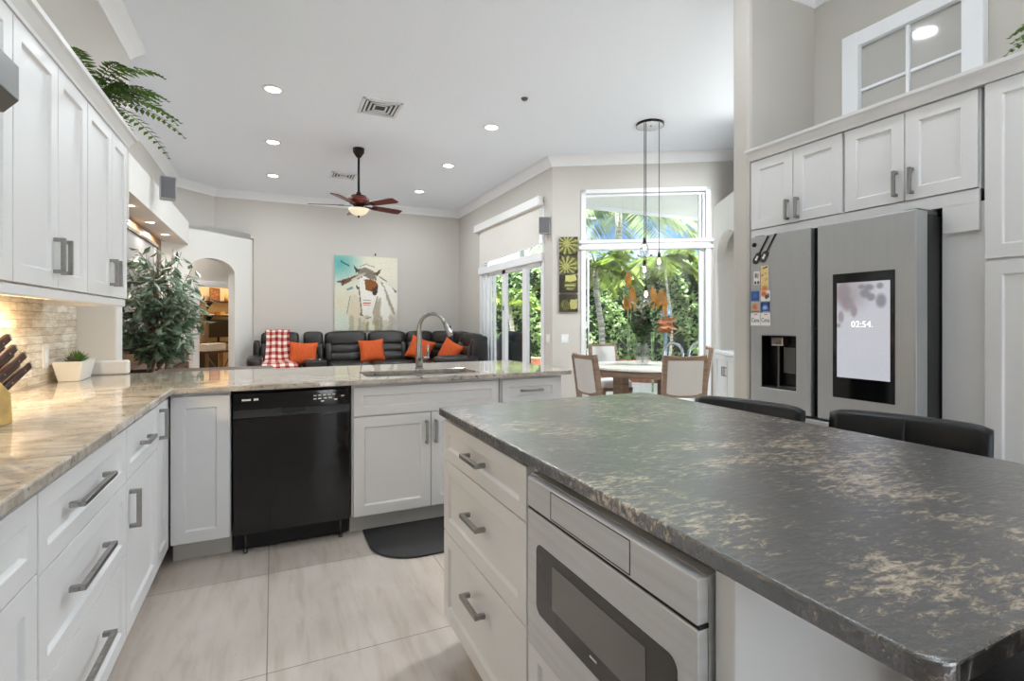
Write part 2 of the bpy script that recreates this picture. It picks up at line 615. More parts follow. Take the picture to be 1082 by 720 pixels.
def dup(root, loc, rotz, label, group=None):
    c = copy_tree(root)
    c.location = loc
    c.rotation_euler = (0, 0, rotz)
    c['label'] = label
    if group: c['group'] = group
    return c

def painted_panel(name, img, m, origin, ux, uz, parent=None):
    """flat printed surface: one face per cell of img (rows from the top), colours in 'Col'"""
    h, wd = img.shape[:2]
    o = Vector(origin); ux = Vector(ux); uz = Vector(uz)
    vs = [tuple(o + ux * (i / wd) + uz * (1 - j / h)) for j in range(h + 1) for i in range(wd + 1)]
    fs = []
    cols = np.zeros((h * wd, 4, 4), dtype=np.float32)
    for j in range(h):
        for i in range(wd):
            a = j * (wd + 1) + i
            fs.append((a + wd + 1, a + wd + 2, a + 1, a))
    lnr = np.where(img <= 0.04045, img / 12.92, ((img + 0.055) / 1.055) ** 2.4)
    cols[:, :, :3] = lnr.reshape(-1, 1, 3)
    cols[:, :, 3] = 1
    me = bpy.data.meshes.new(name)
    me.from_pydata(vs, [], fs)
    at = me.color_attributes.new('Col', 'FLOAT_COLOR', 'CORNER')
    at.data.foreach_set('color', cols.reshape(-1))
    me.materials.append(M[m])
    ob = bpy.data.objects.new(name, me)
    COL.objects.link(ob)
    if parent is not None: ob.parent = parent
    return ob

class Paint:
    def __init__(s, wd, h, c):
        s.a = np.zeros((h, wd, 3)) + np.array(c) / 255.0
        s.h, s.w = h, wd
        s.rs = np.random.RandomState(3)
        y, x = np.mgrid[0:h, 0:wd]
        s.u = (x + 0.5) / wd
        s.t = (y + 0.5) / h
    def poly(s, pts, c, alpha=1.0, rough=0.0):
        u, t = s.u, s.t
        if rough:
            u = u + (s.rs.rand(s.h, s.w) - .5) * rough
            t = t + (s.rs.rand(s.h, s.w) - .5) * rough
        ins = np.zeros((s.h, s.w), bool)
        n = len(pts)
        j = n - 1
        for i in range(n):
            xi, yi = pts[i]; xj, yj = pts[j]
            den = (yj - yi) if abs(yj - yi) > 1e-9 else 1e-9
            cond = ((yi > t) != (yj > t)) & (u < (xj - xi) * (t - yi) / den + xi)
            ins ^= cond
            j = i
        s.mix(ins.astype(float) * alpha, c)
    def blob(s, cx, cy, rx, ry, c, alpha=1.0, soft=1.0):
        d = np.sqrt(((s.u - cx) / rx) ** 2 + ((s.t - cy) / ry) ** 2)
        s.mix(np.clip((1 - d) / max(soft, 1e-3), 0, 1) * alpha, c)
    def mix(s, a, c):
        a = a[..., None]
        s.a = s.a * (1 - a) + (np.array(c) / 255.0) * a
    def line(s, p, q, wd, c, alpha=1.0):
        d = np.array([q[0] - p[0], q[1] - p[1]]); L = max(1e-6, np.hypot(*d)); nx, ny = -d[1] / L * wd / 2, d[0] / L * wd / 2
        s.poly([(p[0] + nx, p[1] + ny), (q[0] + nx, q[1] + ny), (q[0] - nx, q[1] - ny), (p[0] - nx, p[1] - ny)], c, alpha)
    def grain(s, k):
        s.a = np.clip(s.a + (s.rs.rand(s.h, s.w, 1) - .5) * k, 0, 1)

def text_pm(txt, size, depth=0.0006):
    cu = bpy.data.curves.new('lettering', 'FONT')
    cu.body = txt
    cu.size = size
    cu.extrude = depth
    cu.resolution_u = 3
    cu.align_x = 'CENTER'
    cu.align_y = 'CENTER'
    ob = bpy.data.objects.new('lettering', cu)
    COL.objects.link(ob)
    dg = bpy.context.evaluated_depsgraph_get()
    me = bpy.data.meshes.new_from_object(ob.evaluated_get(dg))
    pm = PM()
    pm.v = [tuple(v.co) for v in me.vertices]
    pm.f = [tuple(p.vertices) for p in me.polygons]
    bpy.data.objects.remove(ob)
    bpy.data.curves.remove(cu)
    bpy.data.meshes.remove(me)
    return pm

def xf(pm, mtx):
    q = PM()
    q.v = [tuple(mtx @ Vector(p)) for p in pm.v]
    q.f = list(pm.f)
    return q
# ------------------------------------------------------------------ the room shell
def B(*a): return PM().box(*a)
CZ = 3.66
struct('floor', PM().prism([(-5, -2.8), (7.3, -2.8), (7.3, 4.5), (3.80, 6.62), (3.80, 10.9), (1.5, 10.9), (1.5, 15), (-5, 15)], -0.1, 0.0), 'floor_tile')
struct('ceiling', PM().prism([(-5, -2.8), (7.3, -2.8), (7.3, 4.5), (3.86, 6.66), (3.86, 10.85), (1.5, 10.85), (1.5, 15), (-5, 15)], CZ, CZ + 0.14), 'ceiling_white')
struct('wall_back', PM().box(-0.33, 3.9, 10.7, 10.85, 0, CZ).box(-0.97, -0.33, 10.7, 10.85, 2.8, CZ), 'wall_beige')
struct('wall_left', PM().box(-1.66, -1.52, 5.42, 10.14, 2.5, CZ).prism([(-1.52, 10.14), (-0.96, 10.7), (-1.06, 10.8), (-1.62, 10.24)], 2.8, CZ), 'wall_beige')
struct('wall_kitchen', PM().box(-1.33, -1.13, -2.8, 4.06, 0, CZ).box(-1.66, -1.13, 4.06, 5.42, 2.11, CZ), 'wall_beige')
struct('wall_stub', PM().box(-1.13, -0.91, 4.055, 4.2, 0, 2.3), 'wall_white', 0.01)
struct('trim_1', PM().box(-1.66, -1.252, 5.42, 9.83, 2.505, 2.876).prism([(-1.56, 9.40), (-1.25, 9.83), (-0.33, 10.75), (-0.96, 10.72), (-1.52, 10.16)], 2.78, 2.876), 'wall_white')
A45 = R(45)
pts = [(-0.62, 0, 0), (0.004, 0, 0), (0.004, 0, 2.10)]
for k in range(0, 17):
    a = PI - PI * k / 16
    pts.append((0.444 + 0.44 * math.cos(a), 0, 2.10 + 0.237 * math.sin(a)))
pts += [(0.884, 0, 0), (1.31, 0, 0), (1.31, 0, 2.876), (-0.62, 0, 2.876)]
pts2 = pts[:3] + pts[4:]
wa = sroot('wall_arch', (-1.25, 9.83, 0), A45)
struct('wall_face', PM().extr(pts2, (0, 0.15, 0)), 'wall_white', 0, wa)
wh = sroot('wall_hall', (-1.25, 9.83, 0), A45)
struct('wall_face', PM().box(-1.5, 1.36, 1.5, 1.62, 0, CZ).box(2.36, 3.0, 1.5, 1.62, 0, CZ).box(1.36, 2.36, 1.5, 1.62, 1.96, CZ), 'wall_beige', 0, wh)
struct('casing', PM().box(1.22, 1.36, 1.46, 1.5, 0, 2.07).box(2.36, 2.46, 1.46, 1.5, 0, 2.07).box(1.36, 2.36, 1.46, 1.5, 1.96, 2.07), 'trim_white', 0.004, wh)
wo = sroot('wall_office', (-1.25, 9.83, 0), A45)
struct('wall_face', PM().box(0.6, 4.9, 3.4, 3.5, 0, CZ).box(0.6, 0.7, 1.63, 3.4, 0, CZ).box(4.8, 4.9, 1.63, 3.4, 0, CZ).box(3.0, 4.9, 1.53, 1.62, 0, CZ), 'office_wall', 0, wo)
# outer shell behind and beside the camera
struct('wall_rear', PM().box(-5, 0.6, -2.9, -2.8, 0, CZ).box(3.3, 7.3, -2.9, -2.8, 0, CZ).box(0.6, 3.3, -2.9, -2.8, 2.3, CZ), 'wall_beige')
dr = sroot('added_daylight_door')  # unseen glazed door, added to let more daylight into the kitchen
f = PM().box(0.6, 3.3, -2.9, -2.78, 2.22, 2.3).box(0.6, 3.3, -2.9, -2.78, 0, 0.05)
for x in (0.6, 1.9, 3.22): f.box(x, x + 0.08, -2.9, -2.78, 0.05, 2.22)
struct('door_frame', f, 'frame_white', 0, dr)
struct('pane', B(0.68, 3.22, -2.85, -2.844, 0.05, 2.22), 'pane_clear', 0, dr)
struct('added_bounce_ground', B(-25, 25, -25, -2.9, -0.12, -0.02), 'deck')  # unseen pale ground, added to bounce sunlight in through the rear door
struct('wall_entry', PM().box(-5.1, -5, -2.8, 15, 0, CZ).box(-5, 1.6, 14.9, 15, 0, CZ).box(1.5, 1.6, 10.85, 14.9, 0, CZ), 'wall_beige')
struct('wall_right', B(3.56, 3.72, -2.8, 2.44, 0, CZ), 'wall_beige')
struct('wall_nook', PM().box(7.2, 7.3, 2.44, 4.5, 0, CZ).box(3.56, 7.3, 2.46, 2.58, 0, CZ), 'wall_beige')
struct('wall_pillar', B(2.9, 3.72, 2.44, 2.585, 0, CZ), 'wall_beige', 0.025)
# slider wall on the right of the living room
struct('wall_slider', PM().box(3.71, 3.86, 9.42, 10.85, 0, CZ).prism([(3.71, 6.55), (3.86, 6.64), (3.86, 6.80), (3.71, 6.80)], 0, CZ).box(3.71, 3.86, 6.80, 9.42, 3.05, CZ), 'wall_beige')
WA = math.atan2(-1.31, 2.19)
ww = sroot('wall_window', (3.71, 6.55, 0), WA)
struct('wall_face', PM().box(0, 0.417, 0, 0.16, 0, CZ).box(2.244, 4.1, 0, 0.16, 0, CZ).box(0.417, 2.244, 0, 0.16, 3.17, CZ), 'wall_beige', 0, ww)
NA = math.atan2(-0.858, -0.513)
wn = sroot('wall_niche', (5.66, 5.38, 0), NA)
pts = [(-0.04, 0, 0), (0.15, 0, 0), (0.15, 0, 2.08)]
for k in range(1, 16):
    a = PI - PI * k / 16
    pts.append((0.62 + 0.47 * math.cos(a), 0, 2.08 + 0.36 * math.sin(a)))
pts += [(1.09, 0, 2.08), (1.09, 0, 0), (1.25, 0, 0), (1.25, 0, 2.876), (-0.04, 0, 2.876)]
struct('wall_face', PM().extr(pts, (0, 0.12, 0)).box(-0.04, 1.25, 0.12, 0.5, 2.6, 2.876), 'wall_white', 0, wn)
struct('niche_back', PM().box(0.0, 1.25, 0.42, 0.5, 0, 2.6).box(0.02, 0.15, 0.12, 0.42, 0, 2.6).box(1.09, 1.25, 0.12, 0.42, 0, 2.6), 'wall_white', 0, wn)
struct('wall_link', PM().prism([(5.02, 4.31), (5.12, 4.27), (4.72, 2.58), (4.58, 2.58)], 0, CZ), 'wall_beige')

# crown mouldings
CROWN = [(0, CZ - 0.14), (0.012, CZ - 0.14), (0.02, CZ - 0.118), (0.045, CZ - 0.085), (0.085, CZ - 0.04), (0.098, CZ - 0.02), (0.105, CZ - 0.001), (0, CZ - 0.001)]
struct('trim_2', PM().sweep([(-1.13, -2.8), (-1.13, 5.42), (-1.52, 5.42), (-1.52, 10.14), (-0.96, 10.7), (3.71, 10.7), (3.71, 6.55), (7.2, 4.462)], CROWN), 'trim_white')
struct('trim_3', PM().sweep([(2.9, 2.44), (3.56, 2.44), (3.56, -2.8)], CROWN), 'trim_white')
BASEP = [(0, 0), (0.015, 0), (0.015, 0.12), (0.008, 0.14), (0, 0.14)]
struct('baseboard_back', PM().sweep([(-0.33, 10.7), (3.71, 10.7), (3.71, 9.5)], BASEP), 'trim_white')

# ------------------------------------------------------------------ nook window (two panes high, slides to the terrace)
wd = sroot('window_1', (3.71, 6.55, 0), WA)
x0, x1 = 0.417, 2.244
f = PM()
f.box(x0, x0 + 0.07, -0.02, 0.12, 0, 3.17).box(x1 - 0.07, x1, -0.02, 0.12, 0, 3.17)
f.box(x0, x1, -0.02, 0.12, 3.11, 3.17)
f.box(x0 - 0.03, x1 + 0.03, -0.05, 0.12, 2.385, 2.43).box(x0 + 0.07, x1 - 0.07, -0.03, 0.12, 2.34, 2.385).box(x0 - 0.03, x1 + 0.03, -0.04, 0.12, 2.295, 2.34)
f.box(x0, x1, -0.02, 0.12, 0, 0.06)
f.box(x0 + 0.09, x0 + 0.12, 0.03, 0.09, 0.06, 2.3).box(x1 - 0.15, x1 - 0.09, 0.03, 0.09, 0.06, 2.3)
f.box(x0 + 0.07, x1 - 0.07, 0.03, 0.09, 3.07, 3.11).box(x1 - 0.16, x1 - 0.13, 0.0, 0.09, 2.43, 3.07).box(x1 - 0.11, x1 - 0.08, 0.0, 0.09, 2.43, 3.07)
struct('window_frame', f, 'frame_white', 0.006, wd)
struct('pane', B(x0 + 0.07, x1 - 0.07, 0.055, 0.061, 2.43, 3.07), 'pane_clear', 0, wd)
struct('pane', B(x0 + 0.12, x1 - 0.15, 0.055, 0.061, 0.06, 2.3), 'pane_clear', 0, wd)
struct('handle', B(x0 + 0.08, x0 + 0.10, -0.045, -0.01, 0.86, 1.16), 'steel_dark', 0.004, wd)

# ------------------------------------------------------------------ sliding glass door of the living room, with transom
dr = sroot('door_1')
f = PM()
f.box(3.70, 3.83, 6.80, 6.87, 0, 3.05).box(3.69, 3.83, 9.34, 9.42, 0, 3.05)
f.box(3.66, 3.83, 6.80, 9.42, 2.17, 2.30).box(3.69, 3.83, 6.80, 9.42, 2.985, 3.05)
f.box(3.70, 3.83, 6.87, 9.34, 0, 0.06)
struct('door_frame', f, 'frame_white', 0.006, dr)
f = PM()
for y in (9.24, 9.08, 8.92, 8.74):
    f.box(3.70 + 0.02 * (y < 9), 3.76, y, y + 0.075, 0.06, 2.17)
f.box(3.73, 3.79, 8.27, 8.42, 0.06, 2.17).box(3.71, 3.77, 7.40, 7.55, 0.06, 2.17).box(3.73, 3.79, 6.87, 6.95, 0.06, 2.17)
f.box(3.73, 3.79, 6.87, 8.3, 0.06, 0.16).box(3.73, 3.79, 6.87, 9.2, 2.10, 2.17)
struct('door_stiles', f, 'frame_white', 0.005, dr)
struct('pane', B(3.755, 3.761, 6.95, 9.24, 0.16, 2.12), 'pane_clear', 0, dr)
struct('pane', B(3.755, 3.761, 6.87, 9.34, 2.30, 2.99), 'pane_clear', 0, dr)
struct('lock', B(3.715, 3.73, 8.33, 8.36, 1.45, 1.53), 'steel_dark', 0.003, dr)

# roller shade over the transom
t = thing('roller_shade', 'cream roller shade pulled down over the glass above the sliding door', 'window shade', (3.71, 8.1, 2.4))
obj('valance', B(-0.11, -0.022, -1.31, 1.41, 0.60, 0.74), 'white_plastic', t, 0.008)
obj('shade_cloth', PM().extr([(-0.045, -1.23, 0.03), (-0.045, 1.24, -0.03), (-0.045, 1.24, 0.62), (-0.045, -1.23, 0.62)], (0.004, 0, 0)), 'shade_cloth', t)
obj('hem_bar', PM().tube([(-0.043, -1.23, 0.025), (-0.043, 1.24, -0.035)], 0.014, 8), 'white_plastic', t)

# ------------------------------------------------------------------ interior window above the fridge cabinets
wd = sroot('window_2')
f = PM()
yl, yr = 2.205, 1.44
f.box(3.50, 3.559, yl - 0.105, yl, 2.45, 3.17).box(3.50, 3.559, yr, yr + 0.10, 2.45, 3.17).box(3.505, 3.559, yr + 0.1, yl - 0.105, 3.075, 3.17).box(3.505, 3.559, yr + 0.1, yl - 0.105, 2.45, 2.56)
f.box(3.525, 3.559, 1.81, 1.832, 2.56, 3.075).box(3.53, 3.558, yr + 0.1, 1.81, 2.775, 2.795).box(3.53, 3.558, 1.832, yl - 0.105, 2.775, 2.795)
struct('window_frame', f, 'trim_white', 0.005, wd)
struct('pane', B(3.545, 3.556, yr + 0.09, yl - 0.1, 2.55, 3.08), 'panel_grey', 0, wd)

# ------------------------------------------------------------------ outdoors
struct('ground_1', PM().prism([(-3, 15), (3.81, 10.86), (3.81, 6.63), (7.3, 4.51), (30, -2), (30, 40), (-3, 40)], -0.12, -0.02), 'deck')
struct('eave_with_sun_block', PM().prism([(3.9, 6.72), (7.6, 4.46), (9.5, 4.46), (9.5, 7.6), (5.0, 7.6), (5.0, 10.9), (3.9, 10.9)], 3.30, 3.42).box(4.95, 9.5, 7.6, 7.64, 3.24, 3.44), 'eave_white')  # the strip along the slider is unseen, added to keep sun out

# hedge: a dark core wearing thousands of small leaves
def hedge(name, path, h, th, n, label):
    t = thing(name, label, 'hedge', (path[0][0], path[0][1], -0.02))
    o = Vector((path[0][0], path[0][1], 0))
    core = PM(); lv = PM()
    segs = [(Vector((a[0], a[1], 0)) - o, Vector((b[0], b[1], 0)) - o) for a, b in zip(path, path[1:])]
    tot = sum((b - a).length for a, b in segs)
    for a, b in segs:
        d = (b - a).normalized(); nn = Vector((-d.y, d.x, 0)) * th / 2
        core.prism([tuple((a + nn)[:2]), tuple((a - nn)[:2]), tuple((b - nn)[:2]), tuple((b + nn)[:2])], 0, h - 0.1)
        for k in range(int(n * (b - a).length / tot)):
            u = random.random(); z = random.random() ** 0.9 * h
            side = random.random()
            c = a + (b - a) * u
            bulge = 0.16 * math.sin(u * 23 + z * 3.1) + 0.12 * math.sin(z * 7 + u * 41) + random.uniform(-0.08, 0.14)
            if side < 0.75: p = c - nn * (1 if nn.dot(Vector((1, 1, 0))) > 0 else -1) * (1 + bulge) + Vector((0, 0, z))
            else: p = c + nn * random.uniform(-1, 1) + Vector((0, 0, h - 0.1 + bulge))
            dd = Vector((random.uniform(-1, 1), random.uniform(-1, 1), random.uniform(-0.9, 0.5)))
            lv.leaf(p, dd, (random.uniform(-1, .4), random.uniform(-1, .4), random.uniform(0.1, 1)), random.uniform(0.11, 0.2), random.uniform(0.07, 0.12), 0.2)
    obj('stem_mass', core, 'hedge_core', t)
    obj('foliage', lv, 'leaf_hedge', t)
hedge('hedge', [(4.3, 15.4), (6.6, 13.6), (9.4, 10.4), (11.4, 6.6)], 2.75, 1.1, 22000, 'dense green hedge running along the terrace outside the windows')

def palm(name, label, loc, hgt, nfr, ln, m, seed, droop=0.9, lw=0.05, up=(0.15, 1.0), spread=None, trunk_r=0.11):
    rs = random.Random(seed)
    t = thing(name, label, 'palm tree', loc, 0, 'palms on the terrace')
    tr = PM()
    path = [(0.06 * math.sin(k * 0.9), 0.05 * math.cos(k * 1.1), hgt * k / 6) for k in range(7)]
    tr.tube(path, [trunk_r * (1.15 - 0.04 * k) for k in range(7)], 10)
    obj('trunk', tr, 'bark_palm', t, smooth=True)
    fr = PM()
    top = Vector(path[-1])
    for k in range(nfr):
        az = 2 * PI * k / nfr + rs.uniform(-0.25, 0.25)
        el = rs.uniform(*up)
        L = ln * rs.uniform(0.8, 1.1)
        hd = Vector((math.cos(az), math.sin(az), 0))
        pts = []
        for i in range(15):
            s = i / 14
            pts.append(top + hd * (L * s * math.cos(el) * (1 - 0.12 * s)) + Vector((0, 0, L * (s * math.sin(el) - droop * 0.55 * s * s))))
        fr.tube(pts, [0.018 * (1 - 0.85 * i / 14) for i in range(15)], 4, False)
        for i in range(2, 15):
            s = i / 14
            d = (pts[i] - pts[i - 1]).normalized()
            side = d.cross(Vector((0, 0, 1))).normalized()
            for q in range(3):
                base = pts[i - 1].lerp(pts[i], q / 3)
                ll = L * 0.30 * (0.35 + math.sin(PI * min(1, s * 0.9 + 0.08)) * 0.75)
                for sg in (-1, 1):
                    dd = side * sg * 0.8 + d * 0.5 + Vector((0, 0, -0.35 + rs.uniform(-0.2, 0.1)))
                    fr.leaf(base, dd, (0, 0, 1), ll * rs.uniform(0.85, 1.1), lw, 0.1)
    obj('fronds', fr, m, t)
    return t
palm('palm_tree', 'bright green feathery palm with a pale trunk at the window edge beside the hedge', (6.05, 8.75, -0.02), 2.4, 13, 1.4, 'leaf_palm', 5, 1.0, 0.07, (0.1, 1.0), trunk_r=0.06)
palm('palm_tree', 'bushy bright green palm arching over the middle of the window behind the table', (8.3, 9.2, -0.02), 2.75, 13, 1.45, 'leaf_palm', 8, 1.1, 0.07, (0.0, 0.9), trunk_r=0.03)
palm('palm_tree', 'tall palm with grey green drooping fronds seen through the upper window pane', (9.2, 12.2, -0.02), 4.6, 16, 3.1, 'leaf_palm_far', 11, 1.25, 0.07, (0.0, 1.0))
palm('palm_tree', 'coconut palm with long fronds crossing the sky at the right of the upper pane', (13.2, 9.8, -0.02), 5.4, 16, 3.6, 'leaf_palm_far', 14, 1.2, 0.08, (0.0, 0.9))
palm('palm_tree', 'dry brownish palm crown beside the right edge of the upper window', (9.9, 7.6, -0.02), 3.2, 13, 1.5, 'leaf_palm_dry', 17, 1.3, 0.05, (-0.2, 0.7), trunk_r=0.08)
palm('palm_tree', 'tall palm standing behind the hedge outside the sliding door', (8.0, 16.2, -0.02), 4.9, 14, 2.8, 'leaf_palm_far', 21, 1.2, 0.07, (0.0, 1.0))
palm('palm_tree', 'low yellow green palm against the hedge outside the sliding door', (5.9, 12.6, -0.02), 1.7, 12, 1.3, 'leaf_palm', 24, 0.9, 0.06, (0.2, 1.1), trunk_r=0.06)

def hang_leaves(label, loc, spots):
    t = thing('flowering_plant', label, 'plant', loc)
    pm = PM(); st = PM()
    for k, (dx, dy, dz, L) in enumerate(spots):
        for q in range(5):
            pm.leaf((dx + random.uniform(-.04, .04), dy + random.uniform(-.04, .04), dz), (random.uniform(-.2, .2), random.uniform(-.2, .2), -1), (-0.6, -0.7, 0.1), L * random.uniform(.8, 1.1), 0.085, 0.2)
        st.tube([(0, 0, 0), (0.05 * math.sin(k), 0.03, 1.0), (dx, dy, dz)], [0.016, 0.013, 0.006], 6)
    obj('stem', st, 'leaf_hedge', t)
    obj('leaves', pm, 'leaf_orange', t)
def tag_at(name, pm, m, loc, label, cat, group=None, rotz=0, bevel=0.0, smooth=False):
    o = obj(name, pm, m, None, bevel, smooth)
    o.location = loc
    o.rotation_euler = (0, 0, rotz)
    return tag(o, label, cat, group)
hang_leaves('orange hanging leaves outside the window left of the pendant cord', (5.83, 7.5, -0.02), [(0.0, 0.0, 2.18, 0.32), (0.05, -0.05, 1.92, 0.5), (-0.03, 0.02, 1.75, 0.3)])
hang_leaves('orange and yellow hanging leaves outside the window behind the pendant bulbs', (6.15, 7.23, -0.02), [(0.0, 0.0, 1.92, 0.42), (0.12, -0.12, 1.86, 0.5), (-0.05, 0.02, 1.72, 0.3)])

# grill under its cover, shower post, pool rail, low brick edge
g = PM()
g.sup((0, 0, 0.45), (0.30, 0.5, 0.45), None, 0.4, 24, 12).sup((0, -0.05, 0.86), (0.22, 0.4, 0.2), None, 0.6, 20, 10)
tag_at('grill_cover', g, 'black_matte', (4.72, 10.15, -0.02), 'barbecue grill under a black cover outside the sliding door', 'grill', smooth=True)
t = thing('shower_post', 'slim pale metal outdoor post with a drum head by the hedge', 'post', (6.65, 7.47, -0.02))
obj('post', PM().cyl((0, 0, 0), (0, 0, 1.36), 0.035, 0.035, 12), 'pole_steel', t, smooth=True)
obj('post_head', PM().lathe([(0.0, 1.36), (0.07, 1.38), (0.1, 1.42), (0.1, 1.52), (0.06, 1.56), (0.03, 1.62), (0.0, 1.63)]), 'pole_steel', t, smooth=True)
pr = PM()
for dx in (0, 0.42):
    pr.tube([(dx, 0, 0)] + [(dx - 0.16 + 0.16 * math.cos(a), 0, 0.72 + 0.18 * math.sin(a)) for a in [PI * k / 8 for k in range(9)]] + [(dx - 0.34, 0, 0.3)], 0.024, 8)
tag_at('pool_rail', pr, 'chrome', (6.35, 6.7, -0.02), 'curved chrome pool handrail outside the nook window', 'handrail', rotz=R(-31), smooth=True)
bk = PM().obox((0, 0, 0.22), (7.2, 0.4, 0.44), 0.0)
tag_at('planter_wall', bk, 'brick_red', (6.0, 9.9, -0.02), 'low red brick planter wall in front of the hedge', 'planter', rotz=R(-49), bevel=0.01)
# ------------------------------------------------------------------ kitchen cabinets
RL, RP, RI = R(90), 0.0, R(-90)     # left run looks along +X, peninsula along -Y, island and fridge wall along -X

def door_pm(x0, x1, z0, z1, yf=-0.02, t=0.02, rail=0.058, rec=0.011, ch=0.006):
    p = PM()
    a = [(x0, yf, z0), (x1, yf, z0), (x1, yf, z1), (x0, yf, z1)]
    r = min(rail, (x1 - x0) * 0.3, (z1 - z0) * 0.3)
    b = [(x0 + r, yf, z0 + r), (x1 - r, yf, z0 + r), (x1 - r, yf, z1 - r), (x0 + r, yf, z1 - r)]
    r2 = r + ch
    c = [(x0 + r2, yf + rec, z0 + r2), (x1 - r2, yf + rec, z0 + r2), (x1 - r2, yf + rec, z1 - r2), (x0 + r2, yf + rec, z1 - r2)]
    d = [(x, yf + t, z) for x, y, z in a]
    vs = a + b + c + d
    fs = [(8, 9, 10, 11)]
    for i in range(4):
        j = (i + 1) % 4
        fs += [(i, j, j + 4, i + 4), (i + 4, j + 4, j + 8, i + 8), (j, i, i + 12, j + 12)]
    fs.append((15, 14, 13, 12))
    return p.add(vs, fs)

def pull_pm(kind, cx, cz, ln, yf=-0.02, out=0.036, th=0.0145):
    p = PM()
    y1, y0 = yf, yf - out
    if kind == 'h':
        p.box(cx - ln / 2, cx + ln / 2, y0, y0 + th, cz - th / 2, cz + th / 2)
        p.box(cx - ln / 2, cx - ln / 2 + th, y0 + th, y1, cz - th / 2, cz + th / 2).box(cx + ln / 2 - th, cx + ln / 2, y0 + th, y1, cz - th / 2, cz + th / 2)
    else:
        p.box(cx - th / 2, cx + th / 2, y0, y0 + th, cz - ln / 2, cz + ln / 2)
        p.box(cx - th / 2, cx + th / 2, y0 + th, y1, cz - ln / 2, cz - ln / 2 + th).box(cx - th / 2, cx + th / 2, y0 + th, y1, cz + ln / 2 - th, cz + ln / 2)
    return p

def cabinet(name, label, loc, rot, w, d, z0, z1, fronts, group=None, toe=0.0, m='cabinet_white', cat='cabinet', body=None):
    t = thing(name, label, cat, loc, rot, group)
    obj('cabinet_body', body if body is not None else B(0, w, 0, d, z0, z1), m, t, 0.0015)
    if toe: obj('toe_kick', B(0, w, 0.075, d, 0, toe), 'toe_white', t)
    g = 0.0023
    for f in fronts:
        kind, x0, x1, za, zb = f[:5]
        h = f[5] if len(f) > 5 else None
        o = obj(kind, door_pm(x0 + g, x1 - g, za + g, zb - g, rail=0.05 if kind == 'drawer' else 0.06), m, t, 0.0012, seg=1)
        if h: obj('handle', pull_pm(*h), 'nickel', o, 0.0012, seg=1)
    return t

GB = 'base cabinets along the left wall'
XF = -0.495
cabinet('base_cabinet', 'white base cabinet nearest the camera under the left granite counter', (XF, 0.50, 0), RL, 0.98, 0.6, 0.113, 0.883,
        [('drawer', 0.0, 0.98, 0.690, 0.868, ('h', 0.30, 0.78, 0.3)), ('door', 0.0, 0.98, 0.113, 0.690)], GB, 0.113)
cabinet('base_cabinet', 'white base cabinet with three wide drawers and long bar handles', (XF, 1.485, 0), RL, 0.755, 0.6, 0.113, 0.883,
        [('drawer', 0, 0.755, 0.676, 0.868, ('h', 0.335, 0.778, 0.30)), ('drawer', 0, 0.755, 0.418, 0.676, ('h', 0.335, 0.56, 0.30)), ('drawer', 0, 0.755, 0.113, 0.418, ('h', 0.335, 0.285, 0.30))], GB, 0.113)
cabinet('base_cabinet', 'white base cabinet with one small drawer over a single door', (XF, 2.243, 0), RL, 0.535, 0.6, 0.113, 0.883,
        [('drawer', 0, 0.535, 0.676, 0.868, ('h', 0.27, 0.772, 0.14)), ('door', 0, 0.535, 0.113, 0.676, ('v', 0.045, 0.565, 0.14))], GB, 0.113)
cabinet('base_cabinet', 'narrow white full height pull out cabinet at the inner corner', (XF, 2.781, 0), RL, 0.285, 0.6, 0.113, 0.883,
        [('door', 0, 0.275, 0.113, 0.868, ('v', 0.05, 0.775, 0.14))], GB, 0.113)
GP = 'base cabinets of the sink peninsula'
YF = 3.09
cabinet('base_cabinet', 'white corner cabinet with a plain tall door left of the black dishwasher', (-0.472, YF, 0), RP, 0.27, 0.6, 0.113, 0.883,
        [('door', 0.0, 0.268, 0.113, 0.868)], GP, 0.113)
cabinet('base_cabinet', 'wide white sink cabinet with a false drawer over two doors', (0.412, YF, 0), RP, 0.932, 0.6, 0.113, 0.883,
        [('drawer', 0.008, 0.926, 0.698, 0.868), ('door', 0.008, 0.470, 0.113, 0.694, ('v', 0.440, 0.575, 0.14)), ('door', 0.470, 0.926, 0.113, 0.694, ('v', 0.500, 0.575, 0.14))], GP, 0.113,
        body=PM().box(0, 0.018, 0, 0.6, 0.113, 0.883).box(0.914, 0.932, 0, 0.6, 0.113, 0.883).box(0.018, 0.914, 0, 0.02, 0.113, 0.883).box(0.018, 0.914, 0.58, 0.6, 0.113, 0.883).box(0.018, 0.914, 0.02, 0.58, 0.113, 0.131))
cabinet('base_cabinet', 'white cabinet with one handled drawer at the open end of the peninsula', (1.352, YF, 0), RP, 0.47, 0.6, 0.113, 0.883,
        [('drawer', 0.008, 0.44, 0.70, 0.868, ('h', 0.224, 0.79, 0.16)), ('door', 0.008, 0.44, 0.113, 0.70)], GP, 0.113)
struct('wall_peninsula', B(-0.9, 1.82, 3.72, 3.82, 0, 0.883), 'wall_white')

